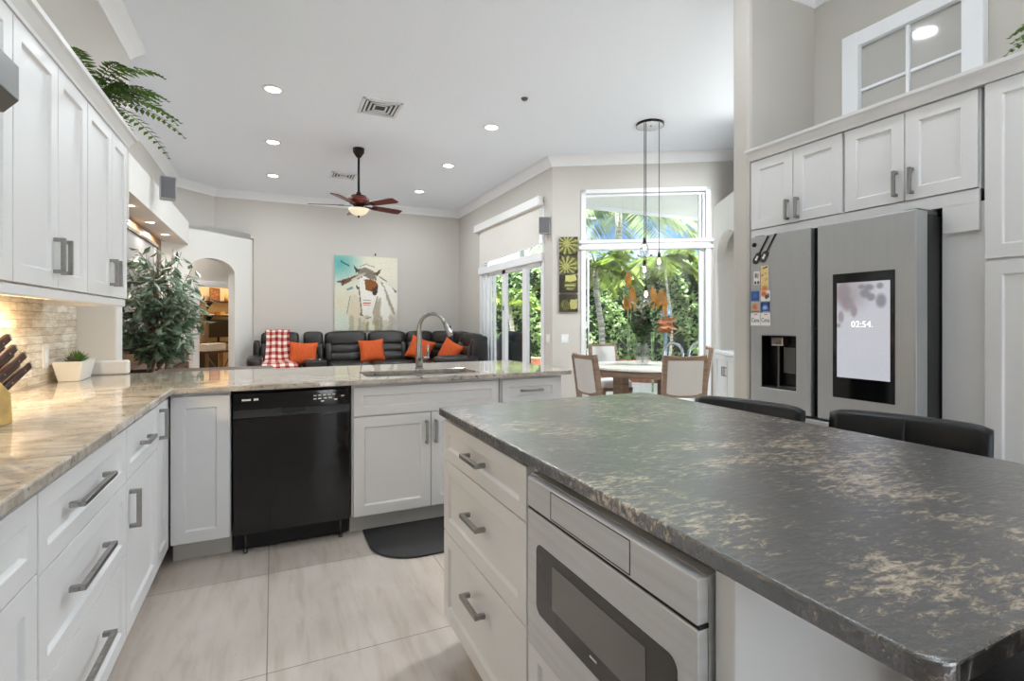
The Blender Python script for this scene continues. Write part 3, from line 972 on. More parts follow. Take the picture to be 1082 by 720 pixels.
# cream granite worktop: left run and peninsula in one piece, with the sink cut out
SX0, SX1, SY0, SY1 = 0.52, 1.26, 3.16, 3.52
xs = [-1.112, -0.455, SX0, SX0 + 0.05, SX1 - 0.05, SX1, 1.87]
ys = [-0.6, 3.03, SY0, SY0 + 0.05, SY1 - 0.05, SY1, 4.05]
def msk(i, j):
    if j == 0: return i == 0
    if 2 <= i <= 4 and 2 <= j <= 4: return False
    return True
ct = PM().cells(xs, ys, msk, 0.885, 0.915)
tag(obj('granite_worktop', ct, 'granite_cream', None, 0.005), 'glossy cream granite worktop covering the left run and the peninsula', 'countertop')
sk = PM()
bw = 0.012
sk.box(SX0 - bw, SX0, SY0 - bw, SY1 + bw, 0.66, 0.8845).box(SX1, SX1 + bw, SY0 - bw, SY1 + bw, 0.66, 0.8845)
sk.box(SX0, SX1, SY0 - bw, SY0, 0.66, 0.8845).box(SX0, SX1, SY1, SY1 + bw, 0.66, 0.8845).box(SX0, SX1, SY0, SY1, 0.66, 0.672)
t = thing('sink', 'undermount stainless sink basin set in the peninsula worktop', 'sink', (0, 0, 0))
obj('basin', sk, 'sink_steel', t, 0.003)
obj('drain', PM().lathe([(0.0, 0.672), (0.045, 0.672), (0.045, 0.677), (0.03, 0.676), (0.0, 0.674)], ((SX0 + SX1) / 2, (SY0 + SY1) / 2, 0)), 'chrome', t, smooth=True)

# faucet
t = thing('kitchen_faucet', 'brushed steel gooseneck pull-down faucet standing behind the sink', 'faucet', (0.948, 3.60, 0.915))
dx, dy = 0.135, -0.19
path = [(0, 0, 0.0), (0, 0, 0.10), (0, 0, 0.20), (0, 0, 0.285)]
rad = [0.027, 0.023, 0.018, 0.0155]
for k in range(1, 11):
    a = PI * k / 12 * 1.05
    s = (1 - math.cos(a)) / 2
    path.append((dx * s, dy * s, 0.285 + 0.105 * math.sin(a)))
    rad.append(0.0145)
obj('spout', PM().tube(path, rad, 14), 'brushed', t, smooth=True)
e = Vector(path[-1]); d = (Vector(path[-1]) - Vector(path[-2])).normalized()
obj('spray_head', PM().tube([e, e + d * 0.03, e + d * 0.085, e + d * 0.1], [0.0155, 0.018, 0.021, 0.019], 14), 'brushed', t, smooth=True)
obj('spray_button', PM().obox(tuple(e + d * 0.05 + Vector((0.018, 0, 0.006))), (0.01, 0.012, 0.035), 0.0), 'black_satin', t, 0.003)
obj('base_ring', PM().lathe([(0.031, 0), (0.031, 0.006), (0.026, 0.01)]), 'brushed', t, smooth=True)
hp = PM().tube([(0.02, 0, 0.075), (0.06, -0.01, 0.08), (0.062, -0.01, 0.085)], [0.012, 0.012, 0.012], 10).tube([(0.058, -0.01, 0.075), (0.06, -0.012, 0.17)], [0.009, 0.007], 10)
obj('lever_handle', hp, 'chrome', t, smooth=True)

# dishwasher
t = thing('dishwasher', 'black built in dishwasher between two white cabinets', 'dishwasher', (-0.195, 3.07, 0))
W = 0.6
obj('tub', B(0.005, W - 0.005, 0.03, 0.58, 0.10, 0.878), 'black_matte', t)
obj('door_panel', B(0.004, W - 0.004, -0.004, 0.03, 0.115, 0.735), 'black_gloss', t, 0.004)
pk = PM().extr([(0.004, -0.004, 0.737), (0.004, 0.004, 0.775), (0.004, 0.03, 0.775), (0.004, 0.03, 0.737)], (0.235, 0, 0))
pk.extr([(0.365, -0.004, 0.737), (0.365, 0.004, 0.775), (0.365, 0.03, 0.775), (0.365, 0.03, 0.737)], (0.231, 0, 0)).box(0.239, 0.365, 0.022, 0.03, 0.737, 0.775).box(0.239, 0.365, -0.002, 0.03, 0.737, 0.745)
obj('handle_strip', pk, 'strip_grey', t)
cp = obj('control_panel', B(0.004, W - 0.004, -0.006, 0.03, 0.777, 0.868), 'black_gloss', t, 0.004)
mk = PM()
for k in range(4): mk.box(0.045 + k * 0.011, 0.055 + k * 0.011, -0.0068, -0.0055, 0.827, 0.837)
for k in range(2): mk.box(0.101 + k * 0.012, 0.112 + k * 0.012, -0.0068, -0.0055, 0.827, 0.838)
obj('maker_mark', mk, 'paper_white', cp)
for xx, zz in [(0.40, 0.832), (0.425, 0.834), (0.45, 0.834), (0.475, 0.835), (0.50, 0.836), (0.40, 0.814), (0.425, 0.815), (0.44, 0.80), (0.455, 0.816), (0.48, 0.817), (0.51, 0.806), (0.548, 0.824)]:
    obj('button', PM().box(xx, xx + 0.016, -0.0068, -0.0055, zz, zz + 0.0055), 'paper_white', cp)
obj('indicator', PM().box(0.535, 0.541, -0.0068, -0.0055, 0.822, 0.829), 'wood_red', cp)
obj('toe_panel', B(0.006, W - 0.006, 0.075, 0.10, 0.012, 0.112), 'black_matte', t, 0.002)
for x in (0.06, 0.55):
    obj('leveling_foot', PM().cyl((x, 0.045, 0.0), (x, 0.045, 0.018), 0.012, 0.012, 10).cyl((x, 0.045, 0.018), (x, 0.045, 0.112), 0.004, 0.004, 8), 'steel_dark', t, smooth=True)

# upper cabinets over the left run
GU = 'wall cabinets along the left wall'
XU = -0.77
def upper(y0, w, gap, label, ends):
    za, zb = 1.376, 2.236
    fr = [('door', 0, gap, za, zb, ('v', gap - 0.04, 1.50, 0.135) if gap < w else None), ]
    if gap < w: fr.append(('door', gap, w, za, zb, ('v', gap + 0.035, 1.50, 0.135)))
    t = cabinet('wall_cabinet', label, (XU, y0, 0), RL, w, 0.355, za, zb, fr, GU)
    return t
upper(1.78, 0.368, 0.368, 'white wall cabinet behind the steel range hood at the picture edge', 0)
upper(2.15, 0.72, 0.375, 'white two door wall cabinet over the knife block', 0)
upper(2.873, 0.682, 0.385, 'white two door wall cabinet at the end of the left run above the planter', 0)
struct('trim_4', PM().sweep([(-0.772, 0.4), (-0.772, 3.556), (-1.128, 3.556)], [(0.0, 2.238), (0.026, 2.238), (0.028, 2.252), (0.05, 2.285), (0.062, 2.292), (0.064, 2.31), (0.0, 2.31)]).box(-1.128, -0.772, 0.4, 3.556, 2.292, 2.306), 'cabinet_white')
struct('trim_5', PM().box(-0.785, -0.757, 1.78, 3.553, 1.335, 1.374).box(-1.12, -0.785, 3.535, 3.553, 1.335, 1.374), 'cabinet_white', 0.006)
lt = thing('under_cabinet_light', 'warm light strip under the left wall cabinets', 'light', (-0.98, 2.6, 1.362))
obj('housing', B(-0.02, 0.02, -0.9, 0.65, 0.0, 0.012), 'white_plastic', lt)
obj('diffuser', B(-0.014, 0.014, -0.88, 0.63, -0.004, 0.0), 'led_warm', lt)
ld = bpy.data.lights.new('under_cabinet_lamp', 'AREA')
ld.shape = 'RECTANGLE'; ld.size = 0.05; ld.size_y = 1.4; ld.energy = 5; ld.color = (1.0, 0.80, 0.52)
lo = bpy.data.objects.new('under_cabinet_lamp', ld); COL.objects.link(lo); lo.parent = lt; lo.location = (0, -0.15, -0.012)

tag(obj('backsplash', B(-1.129, -1.113, -0.6, 4.05, 0.915, 1.374), 'ledger_stone'), 'stacked cream ledger stone backsplash behind the left counter', 'backsplash')
t = thing('wall_outlet', 'white outlet plate on the stone backsplash behind the planter', 'outlet', (-1.113, 3.56, 1.06))
obj('cover_plate', B(0, 0.006, -0.037, 0.037, -0.06, 0.06), 'white_plastic', t, 0.002)
obj('socket', B(0.006, 0.008, -0.017, 0.017, -0.035, 0.035), 'trim_white', t, 0.001)

# range hood at the left edge
t = thing('range_hood', 'grey stainless range hood cut by the left edge of the picture', 'hood', (-1.12, 0.75, 0))
obj('canopy', PM().extr([(0.0, 0, 1.79), (0.49, 0, 1.79), (0.52, 0, 1.825), (0.52, 0, 1.915), (0.0, 0, 1.93)], (0, 1.005, 0)), 'steel_dark', t, 0.003)
obj('filter', B(0.06, 0.46, 0.05, 0.95, 1.783, 1.79), 'vent_dark', t)

# white box on the worktop by the wall end
tag_at('storage_box', PM().box(-0.115, 0.115, -0.035, 0.035, 0, 0.088), 'white_plastic', (-0.95, 4.01, 0.916), 'small white box on the worktop against the wall end by the tree', 'box', bevel=0.012)

# planter with succulents
t = thing('planter_pot', 'white tapered rectangular planter with small succulents on the left counter', 'planter', (-1.035, 3.74, 0.916), R(3))
a = [(-0.047, -0.12), (0.047, -0.12), (0.047, 0.12), (-0.047, 0.12)]
b = [(-0.066, -0.155), (0.066, -0.155), (0.066, 0.155), (-0.066, 0.155)]
c = [(-0.058, -0.147), (0.058, -0.147), (0.058, 0.147), (-0.058, 0.147)]
p = PM().add([(x, y, 0) for x, y in a] + [(x, y, 0.112) for x, y in b] + [(x, y, 0.112) for x, y in c] + [(x * .95, y * .95, 0.09) for x, y in c],
             [(3, 2, 1, 0)] + [(i, (i + 1) % 4, (i + 1) % 4 + 4, i + 4) for i in range(4)] + [(i + 4, (i + 1) % 4 + 4, (i + 1) % 4 + 8, i + 8) for i in range(4)] + [(i + 8, (i + 1) % 4 + 8, (i + 1) % 4 + 12, i + 12) for i in range(4)])
obj('pot', p, 'white_ceramic', t, 0.003)
obj('soil', PM().add([(x * .98, y * .98, 0.1) for x, y in c], [(0, 1, 2, 3)]), 'soil', t)
for sy, sc, mm in ((-0.07, 0.8, 'leaf_grey'), (0.0, 1.0, 'leaf_small'), (0.075, 1.1, 'leaf_small')):
    s_ = PM()
    for k in range(26):
        az = k * 2.4; el = 0.15 + 1.25 * k / 26
        s_.leaf((0, sy, 0.1), (math.cos(az) * math.cos(el), math.sin(az) * math.cos(el), math.sin(el)), (0, 0, 1), sc * random.uniform(0.05, 0.075), 0.02 * sc, -0.2)
    obj('succulent', s_, mm, t)

# knife block
t = thing('knife_block', 'wooden knife block full of dark handled knives at the left edge of the counter', 'knife block', (-0.85, 2.17, 0.916), R(-10))
ux = Vector((0, 0.88, 0.475)); un = Vector((0, -0.475, 0.88))
def bp(y, z): return (0, y, z)
blk = [(-0.062, 0.07, 0.0), (-0.062, -0.12, 0.0), (-0.062, -0.21, 0.12), (-0.062, -0.10, 0.235), (-0.062, 0.06, 0.10)]
obj('block', PM().extr(blk, (0.124, 0, 0)), 'wood_yellow', t, 0.004)
k = 0
for r_ in range(4):
    for c_ in range(3):
        if r_ == 3 and c_ == 1: continue
        base = Vector((-0.04 + c_ * 0.04, -0.06 + 0.115 * (3 - r_) / 3 , 0.205 - 0.095 * (3 - r_) / 3))
        L = 0.175 - 0.012 * c_ + 0.01 * (r_ % 2)
        m3 = Matrix((Vector((1, 0, 0)), ux, un)).transposed()
        kn = obj('knife', PM().obox(tuple(base + ux * L / 2), (0.017, L, 0.028), m3), 'knife_handle', t, 0.005)
        obj('end_cap', PM().obox(tuple(base + ux * (L + 0.002)), (0.016, 0.006, 0.026), m3), 'chrome', kn, 0.002)
        for q in (0.25, 0.75):
            obj('rivet', PM().obox(tuple(base + ux * L * q), (0.019, 0.006, 0.006), m3), 'chrome', kn)

# dark rubber mat
pts = []
mx0, mx1, my0, my1, rr = 0.482, 1.42, 2.66, 3.14, 0.24
pts = [(mx0, my1), (mx0, my0 + rr)] + [(mx0 + rr - rr * math.cos(PI / 2 * k / 10), my0 + rr - rr * math.sin(PI / 2 * k / 10)) for k in range(1, 11)]
pts += [(mx1 - rr + rr * math.sin(PI / 2 * k / 10), my0 + rr - rr * math.cos(PI / 2 * k / 10)) for k in range(0, 11)] + [(mx1, my1)]
tag(obj('floor_mat', PM().prism(pts, 0.0, 0.012), 'mat_rubber', None, 0.005), 'dark grey half round rubber mat on the tiles before the sink cabinet', 'mat')

# ------------------------------------------------------------------ island
XI = 0.62
GI = 'island cabinets'
cabinet('island_cabinet', 'white three drawer cabinet at the far end of the island', (XI, 1.915, 0), RI, 0.722, 0.6, 0.113, 0.884,
        [('drawer', 0.004, 0.720, 0.722, 0.872, ('h', 0.36, 0.80, 0.15)), ('drawer', 0.004, 0.720, 0.448, 0.722, ('h', 0.36, 0.60, 0.15)), ('drawer', 0.004, 0.720, 0.113, 0.448, ('h', 0.36, 0.33, 0.15))], GI, 0.113)
icab = cabinet('island_cabinet', 'white island cabinet that holds the drawer microwave', (XI, 1.190, 0), RI, 0.62, 0.6, 0.113, 0.884,
        [('drawer', 0.002, 0.618, 0.113, 0.448)], GI, 0.113,
        body=PM().box(0, 0.018, 0, 0.6, 0.113, 0.884).box(0.602, 0.62, 0, 0.6, 0.113, 0.884).box(0.018, 0.602, 0, 0.6, 0.113, 0.452).box(0.018, 0.602, -0.004, 0.05, 0.872, 0.884).box(0.018, 0.602, 0.58, 0.6, 0.452, 0.884))
obj('end_panel', PM().box(-0.001, 0.62, 0.605, 0.62, 0.0, 0.884).box(0.624, 0.66, -0.02, 0.62, 0.0, 0.884), 'cabinet_white', icab, 0.002)
# microwave drawer
t = thing('microwave_drawer', 'stainless drawer microwave built into the island side', 'microwave', (0.572, 1.135, 0), RI)
mw = 0.562
obj('oven_body', B(0.02, mw - 0.02, 0.05, 0.48, 0.458, 0.862), 'steel_dark', t)
obj('front_trim', B(-0.02, mw, 0.022, 0.05, 0.454, 0.867), 'stainless_flat', t)
pdoor = obj('drawer_front', B(0, mw, 0, 0.022, 0.458, 0.789), 'stainless_flat', t, 0.003)
def rrect(x0, x1, z0, z1, r, y, n=6):
    pts = []
    for cx, cz, a0 in ((x1 - r, z1 - r, 0), (x0 + r, z1 - r, 90), (x0 + r, z0 + r, 180), (x1 - r, z0 + r, 270)):
        for k in range(n + 1):
            a = R(a0 + 90 * k / n)
            pts.append((cx + r * math.cos(a), y, cz + r * math.sin(a)))
    return pts
obj('window_glass', PM().extr(rrect(0.049, 0.52, 0.556, 0.722, 0.022, 0.001), (0, -0.0022, 0)), 'mw_glass', pdoor)
obj('inner_window', PM().extr(rrect(0.128, 0.447, 0.600, 0.698, 0.004, -0.0012), (0, -0.0012, 0)), 'mw_inner', pdoor)
mk = PM()
for k in range(5): mk.box(0.278 + k * 0.005, 0.2815 + k * 0.005, -0.002, -0.001, 0.583, 0.587)
obj('maker_mark', mk, 'mat_white_metal', pdoor)
pc = obj('control_strip', B(0, mw, 0, 0.022, 0.796, 0.866), 'stainless_flat', t, 0.002)
obj('seam', B(-0.0, mw, 0.004, 0.023, 0.789, 0.796), 'black_matte', t)
gl = PM().box(0.118, 0.402, -0.0008, 0.001, 0.8612, 0.8628).box(0.118, 0.402, -0.0008, 0.001, 0.8002, 0.8018).box(0.117, 0.1185, -0.0008, 0.001, 0.8002, 0.8628).box(0.4015, 0.403, -0.0008, 0.001, 0.8002, 0.8628)
obj('flap_gap', gl, 'black_matte', pc)
# leathered granite slab
IX0, IX1, IY0, IY1 = 0.585, 1.605, 0.272, 1.94
pts = []
for cx, cy, a0, r in ((IX1 - .05, IY1 - .05, 0, .05), (IX0 + .02, IY1 - .02, 90, .02), (IX0 + .032, IY0 + .032, 180, .032), (IX1 - .05, IY0 + .05, 270, .05)):
    for k in range(9):
        a = R(a0 + 90 * k / 8)
        pts.append((cx + r * math.cos(a), cy + r * math.sin(a)))
tag(obj('granite_worktop', PM().prism(pts, 0.885, 0.915), 'granite_dark', None, 0.005, seg=3), 'leathered black and gold granite slab topping the island', 'countertop')

# ------------------------------------------------------------------ fridge wall
GT = 'cabinets above and beside the fridge'
XT = 2.92
cabinet('wall_cabinet', 'white two door cabinet above the left half of the fridge beside the pillar', (XT, 2.436, 0), RI, 0.617, 0.62, 1.857, 2.318,
        [('door', 0.004, 0.311, 1.86, 2.314, ('v', 0.278, 1.945, 0.125)), ('door', 0.311, 0.613, 1.86, 2.314, ('v', 0.345, 1.945, 0.125))], GT)
cabinet('wall_cabinet', 'white two door cabinet above the right half of the fridge under the glass panel', (XT, 1.815, 0), RI, 0.607, 0.62, 1.857, 2.318,
        [('door', 0.004, 0.305, 1.86, 2.312, ('v', 0.268, 1.955, 0.13)), ('door', 0.305, 0.603, 1.86, 2.312, ('v', 0.340, 1.955, 0.13))], GT)
t = cabinet('pantry_cabinet', 'tall white pantry cabinet at the right edge of the picture', (XT, 1.19, 0), RI, 0.72, 0.62, 0.10, 2.33,
        [('door', 0.0, 0.36, 1.53, 2.316), ('door', 0.36, 0.72, 1.53, 2.316), ('door', 0.0, 0.36, 0.10, 1.522), ('door', 0.36, 0.72, 0.10, 1.522)], GT, 0.10)
tag(obj('filler_panel', PM().box(2.925, 2.945, 1.192, 1.36, 0, 1.80).box(2.945, 3.54, 1.192, 1.207, 0, 1.80), 'cabinet_white'), 'flat white panel between the fridge and the pantry cabinet', 'panel')
tag(obj('valance_board', PM().box(2.905, 2.924, 1.21, 2.43, 1.795, 1.856).box(2.905, 2.9245, 1.21, 1.35, 1.668, 1.795), 'cabinet_white', None, 0.002), 'white board under the cabinets along the top of the fridge', 'panel')
struct('trim_6', PM().sweep([(2.92, 2.439), (2.92, 0.3)], [(0.0, 2.319), (0.026, 2.319), (0.03, 2.332), (0.052, 2.365), (0.07, 2.372), (0.072, 2.388), (0.0, 2.388)]).box(2.92, 3.555, 0.3, 2.439, 2.34, 2.386), 'cabinet_white')

# refrigerator
t = thing('refrigerator', 'stainless french door refrigerator with a screen in its right door', 'refrigerator', (2.71, 2.274, 0), RI)
obj('fridge_case', B(0.004, 0.906, 0.105, 0.80, 0.02, 1.755), 'fridge_dark', t, 0.004)
ld_ = PM()
dx0, dx1, dz0, dz1 = 0.079, 0.306, 0.852, 1.166
ld_.cells([0.0, dx0, dx1, 0.396], [0.72, dz0, dz1, 1.775], lambda i, j: not (i == 1 and j == 1), 0.0, 0.098)
ld_ = xf(ld_, Matrix(((1, 0, 0, 0), (0, 0, 1, 0), (0, 1, 0, 0), (0, 0, 0, 1))))
ld_.f = [tuple(reversed(f)) for f in ld_.f]
dl = obj('fridge_door', ld_, 'stainless', t, 0.006)
dsp = obj('dispenser', PM().box(dx0, dx1, 0.07, 0.098, dz0, dz1).box(dx0, dx0 + 0.003, 0.002, 0.07, dz0, dz1).box(dx1 - 0.003, dx1, 0.002, 0.07, dz0, dz1).box(dx0, dx1, 0.002, 0.07, dz0, dz0 + 0.008).box(dx0, dx1, 0.002, 0.07, dz1 - 0.006, dz1), 'black_satin', dl)
obj('nozzle', PM().box(0.135, 0.215, 0.012, 0.06, 1.105, 1.158), 'chrome', dl, 0.006)
obj('paddle', PM().box(0.165, 0.178, 0.03, 0.07, 0.862, 1.105).box(0.19, 0.296, 0.05, 0.069, 0.945, 1.095), 'steel_dark', dl, 0.003)
obj('drip_tray', PM().box(0.185, 0.30, 0.005, 0.068, 0.862, 0.868), 'steel_dark', dl)
dr2 = obj('fridge_door', B(0.434, 0.911, 0, 0.098, 0.72, 1.775), 'stainless', t, 0.006)
scr = obj('screen_bezel', B(0.520, 0.823, -0.003, 0.004, 0.848, 1.502), 'black_gloss', dr2, 0.004)
obj('freezer_drawer', B(0.0, 0.911, 0, 0.098, 0.10, 0.708), 'stainless', t, 0.006)
obj('door_gap', B(0.398, 0.432, 0.03, 0.104, 0.72, 1.772), 'black_gloss', t)
obj('hinge_cover', PM().box(0.84, 0.905, 0.03, 0.20, 1.757, 1.785).box(0.005, 0.07, 0.03, 0.20, 1.757, 1.785), 'steel_dark', t, 0.006)
obj('toe_grille', B(0.02, 0.89, 0.11, 0.13, 0.0, 0.10), 'black_matte', t)
im = Paint(56, 112, (216, 218, 226))
im.blob(0.25, 0.12, 0.5, 0.24, (176, 170, 176), 0.85, 0.8)
im.blob(0.42, 0.05, 0.4, 0.1, (190, 184, 188), 0.6, 0.8)
for cx, cy, rx, ry in ((0.12, 0.1, 0.2, 0.16), (0.22, 0.22, 0.16, 0.1), (0.34, 0.30, 0.08, 0.08), (0.08, 0.36, 0.08, 0.08), (0.03, 0.45, 0.06, 0.03)):
    im.blob(cx, cy, rx, ry, (158, 146, 150), 0.8, 0.5)
for cx, cy, rx, ry in ((0.55, 0.12, 0.12, 0.06), (0.66, 0.16, 0.1, 0.05), (0.84, 0.2, 0.12, 0.09), (0.62, 0.06, 0.12, 0.04), (0.82, 0.05, 0.08, 0.04), (0.48, 0.05, 0.08, 0.03)):
    im.blob(cx, cy, rx, ry, (146, 144, 152), 0.9, 0.5)
im.a = np.clip(im.a + (im.rs.rand(112, 56, 1) - .5) * 0.02, 0, 1)
painted_panel('display', im.a, 'display', (0.545, -0.0042, 0.958), (0.258, 0, 0), (0, 0, 0.494), scr)
mt = Matrix.Translation((0.672, -0.0052, 1.235)) @ Matrix.Rotation(R(90), 4, 'X')
obj('clock_digits', xf(text_pm('02:54.', 0.044), mt), 'lamp_white', scr) if 'lamp_white' in M else None

# magnets and cards on the left fridge door (door plane X = 2.71)
def card(name, label, u0, u1, z0, z1, painter, wh=(24, 30), cat='magnet'):
    """u: distance along the door from its left edge"""
    o = thing(name, label, cat, (2.7088, 2.274, 0), RI, None)
    obj('backing', B(u0, u1, -0.0012, 0.0, z0, z1), 'paper_white', o)
    im = Paint(wh[0], wh[1], (238, 236, 232))
    painter(im)
    painted_panel('print', im.a, 'print_gloss', (u0 + 0.001, -0.0018, z0 + 0.001), (u1 - u0 - 0.002, 0, 0), (0, 0, z1 - z0 - 0.002), o)
    return o
def pa(im):
    im.blob(0.35, 0.3, 0.25, 0.25, (90, 80, 70), 0.8, 0.4); im.blob(0.7, 0.35, 0.2, 0.3, (150, 110, 90), 0.7, 0.5); im.blob(0.25, 0.85, 0.2, 0.14, (30, 28, 26), 0.9, 0.3); im.blob(0.75, 0.85, 0.2, 0.16, (30, 28, 26), 0.9, 0.3); im.grain(0.2)
card('photo_magnet', 'small black and white photo card on the fridge below the guitar magnets', 0.026, 0.070, 1.477, 1.56, pa)
def pb(im):
    im.mix(np.ones_like(im.u), (226, 200, 140)); im.line((0.3, 0.1), (0.9, 0.05), 0.05, (40, 36, 30)); im.line((0.1, 0.4), (0.35, 0.36), 0.04, (70, 50, 30)); im.line((0.5, 0.3), (0.85, 0.34), 0.03, (170, 120, 60)); im.line((0.55, 0.62), (0.9, 0.5), 0.04, (170, 120, 60)); im.blob(0.5, 0.95, 0.55, 0.18, (206, 110, 50), 0.9, 0.6); im.grain(0.1)
card('postcard_magnet', 'tall yellow card magnet above the orange and blue cards', 0.076, 0.131, 1.44, 1.59, pb)
def p1(im):
    im.mix(np.ones_like(im.u), (46, 92, 158)); im.blob(0.5, 0.45, 0.5, 0.35, (120, 160, 205), 0.7, 0.8)
    for x in (0.2, 0.42, 0.62, 0.82): im.line((x, 0.15), (x, 0.85), 0.08, (28, 48, 96))
card('postcard_magnet', 'blue picture card at the upper left of the fridge card grid', 0.005, 0.0685, 1.375, 1.44, p1)
def p2(im):
    im.blob(0.3, 0.3, 0.5, 0.4, (206, 100, 44), 0.95, 0.7); im.blob(0.6, 0.6, 0.2, 0.3, (60, 56, 50), 0.9, 0.5); im.blob(0.82, 0.5, 0.1, 0.3, (40, 40, 40), 0.9, 0.4); im.grain(0.15)
card('postcard_magnet', 'orange and white picture card at the upper right of the fridge card grid', 0.076, 0.142, 1.375, 1.438, p2)
def p3(im):
    im.mix(np.ones_like(im.u), (190, 180, 168)); im.blob(0.5, 0.45, 0.45, 0.4, (200, 92, 44), 0.9, 0.7); im.blob(0.75, 0.4, 0.2, 0.2, (220, 150, 110), 0.8, 0.6); im.line((0, 0.9), (1, 0.9), 0.12, (120, 110, 100)); im.grain(0.15)
card('postcard_magnet', 'orange toned picture card at the middle left of the fridge card grid', 0.005, 0.0685, 1.305, 1.371, p3)
def p4(im):
    im.mix(np.ones_like(im.u), (40, 84, 150)); im.blob(0.45, 0.55, 0.4, 0.3, (176, 200, 220), 0.9, 0.6); im.blob(0.9, 0.3, 0.2, 0.4, (28, 44, 84), 0.9, 0.5); im.blob(0.1, 0.3, 0.15, 0.4, (26, 44, 90), 0.9, 0.5); im.line((0.2, 0.95), (0.9, 0.95), 0.12, (170, 180, 190))
card('postcard_magnet', 'dark blue seaside picture card at the middle right of the fridge card grid', 0.076, 0.142, 1.305, 1.371, p4)
def lettered(word):
    def f(im):
        im.line((0.3, 0.12), (0.7, 0.1), 0.06, (200, 80, 60))
    return f
for wd_, u0, lb in (('Cana', 0.003, 'white card with dark script at the lower left of the fridge card grid'), ('Cena', 0.075, 'white card with dark script at the lower right of the fridge card grid')):
    o = card('postcard_magnet', lb, u0, u0 + 0.0685, 1.225, 1.302, lettered(wd_))
    mt = Matrix.Translation((u0 + 0.034, -0.0024, 1.258)) @ Matrix.Rotation(R(90), 4, 'X') @ Matrix.Diagonal((0.9, 1.2, 1, 1))
    obj('lettering', xf(text_pm(wd_, 0.030, 0.0003), mt), 'black_satin', o)
ob = tag_at('round_magnet', xf(PM().lathe([(0.0, 0.0), (0.014, 0.0), (0.014, 0.004), (0.008, 0.006), (0.0, 0.006)], n=16), Matrix.Rotation(R(90), 4, 'X')), 'bronze', (2.7095, 2.245, 1.725), 'small round dark magnet at the top left of the fridge door', 'magnet', None, RI)
def guitar(label, u, z, body, m2, s=1.0):
    t = thing('guitar_magnet', label, 'magnet', (2.7095, 2.274 - u, z), RI, None)
    c, sn = math.cos(R(58)), math.sin(R(58))
    def q(a, b): return (a * c - b * sn, 0, a * sn + b * c)
    out = []
    for k in range(20):
        th = 2 * PI * k / 20
        rr = 0.026 * (1 - 0.28 * abs(math.sin(th)) ** 6) * (1 + 0.15 * math.cos(th + PI))
        out.append(q(rr * 1.45 * math.cos(th), rr * math.sin(th)))
    obj('guitar_body', PM().extr(out, (0, -0.005, 0)), body, t)
    obj('neck', PM().extr([q(0.02, -0.0035), q(0.125, -0.003), q(0.145, -0.005), q(0.145, 0.005), q(0.125, 0.003), q(0.02, 0.0035)], (0, -0.006, 0)), m2, t)
    obj('pickguard', PM().extr([q(-0.02, -0.008), q(0.01, -0.006), q(0.01, 0.006), q(-0.02, 0.008)], (0, -0.0058, 0)), 'paper_white', t)
guitar('dark brown guitar shaped magnet on the fridge door', 0.052, 1.645, 'office_dark', 'black_satin')
guitar('teal and grey guitar shaped magnet on the fridge door', 0.103, 1.650, 'vent_dark', 'black_satin')
# ------------------------------------------------------------------ bar stools
def make_stool(label, loc, rz, sc=1.0):
    t = thing('bar_stool', label, 'stool', loc, rz, 'bar stools at the island')
    obj('seat', PM().sup((0, 0, 0.625), (0.215, 0.21, 0.05), None, 0.28, 28, 12), 'leather_black', t, smooth=True)
    bk = PM()
    n = 14
    prof = []
    for i in range(n + 1):
        u = -1 + 2 * i / n
        x = 0.222 * u
        yb = -0.215 - 0.035 * (1 - u * u)
        e = 1 - abs(u) ** 10
        ring = []
        for k in range(16):
            a = 2 * PI * k / 16
            cy, cz = math.cos(a), math.sin(a)
            yy = math.copysign(abs(cy) ** 0.5, cy) * 0.026 * (0.55 + 0.45 * e)
            zz = math.copysign(abs(cz) ** 0.35, cz) * (0.155 - 0.012 * (1 - e))
            ring.append((x, yb + yy - 0.045 * ((zz + 0.15) / 0.3), 0.775 + zz))
        prof.append(ring)
    vs = [q for r in prof for q in r]
    fs = [(i * 16 + k, (i + 1) * 16 + k, (i + 1) * 16 + (k + 1) % 16, i * 16 + (k + 1) % 16) for i in range(n) for k in range(16)]
    fs += [tuple(range(15, -1, -1)) and tuple(range(16)), tuple(n * 16 + k for k in range(15, -1, -1))]
    bk.add(vs, fs)
    b = obj('backrest', bk, 'leather_black', t, smooth=True)
    obj('seam', PM().tube([(0.0, -0.22, 0.63), (0.0, -0.226, 0.78), (0.0, -0.25, 0.92)], 0.004, 6), 'leather_black', b)
    for sx in (-1, 1):
        obj('back_post', PM().tube([(sx * 0.19, -0.17, 0.6), (sx * 0.19, -0.25, 0.70)], 0.014, 8), 'black_satin', t)
        for sy in (-1, 1):
            obj('leg', PM().tube([(sx * 0.16, sy * 0.155, 0.60), (sx * 0.205, sy * 0.2, 0.0)], [0.018, 0.015], 8), 'black_satin', t)
    fr = PM()
    q = 0.19
    fr.tube([(-q, -q, 0.2), (q, -q, 0.2)], 0.01, 8).tube([(-q, q, 0.2), (q, q, 0.2)], 0.01, 8).tube([(-q, -q, 0.2), (-q, q, 0.2)], 0.01, 8).tube([(q, -q, 0.2), (q, q, 0.2)], 0.01, 8)
    obj('foot_ring', fr, 'black_satin', t)
    return t
st = make_stool('black leather bar stool at the island in front of the fridge screen', (1.69, 0.94, 0), R(105.7))
dup(st, (1.49, 1.42, 0), R(104), 'black leather bar stool at the far corner of the island towards the dining table')
dup(st, (1.17, 0.30, 0), R(8), 'black stool pushed under the near corner of the island at the picture bottom')

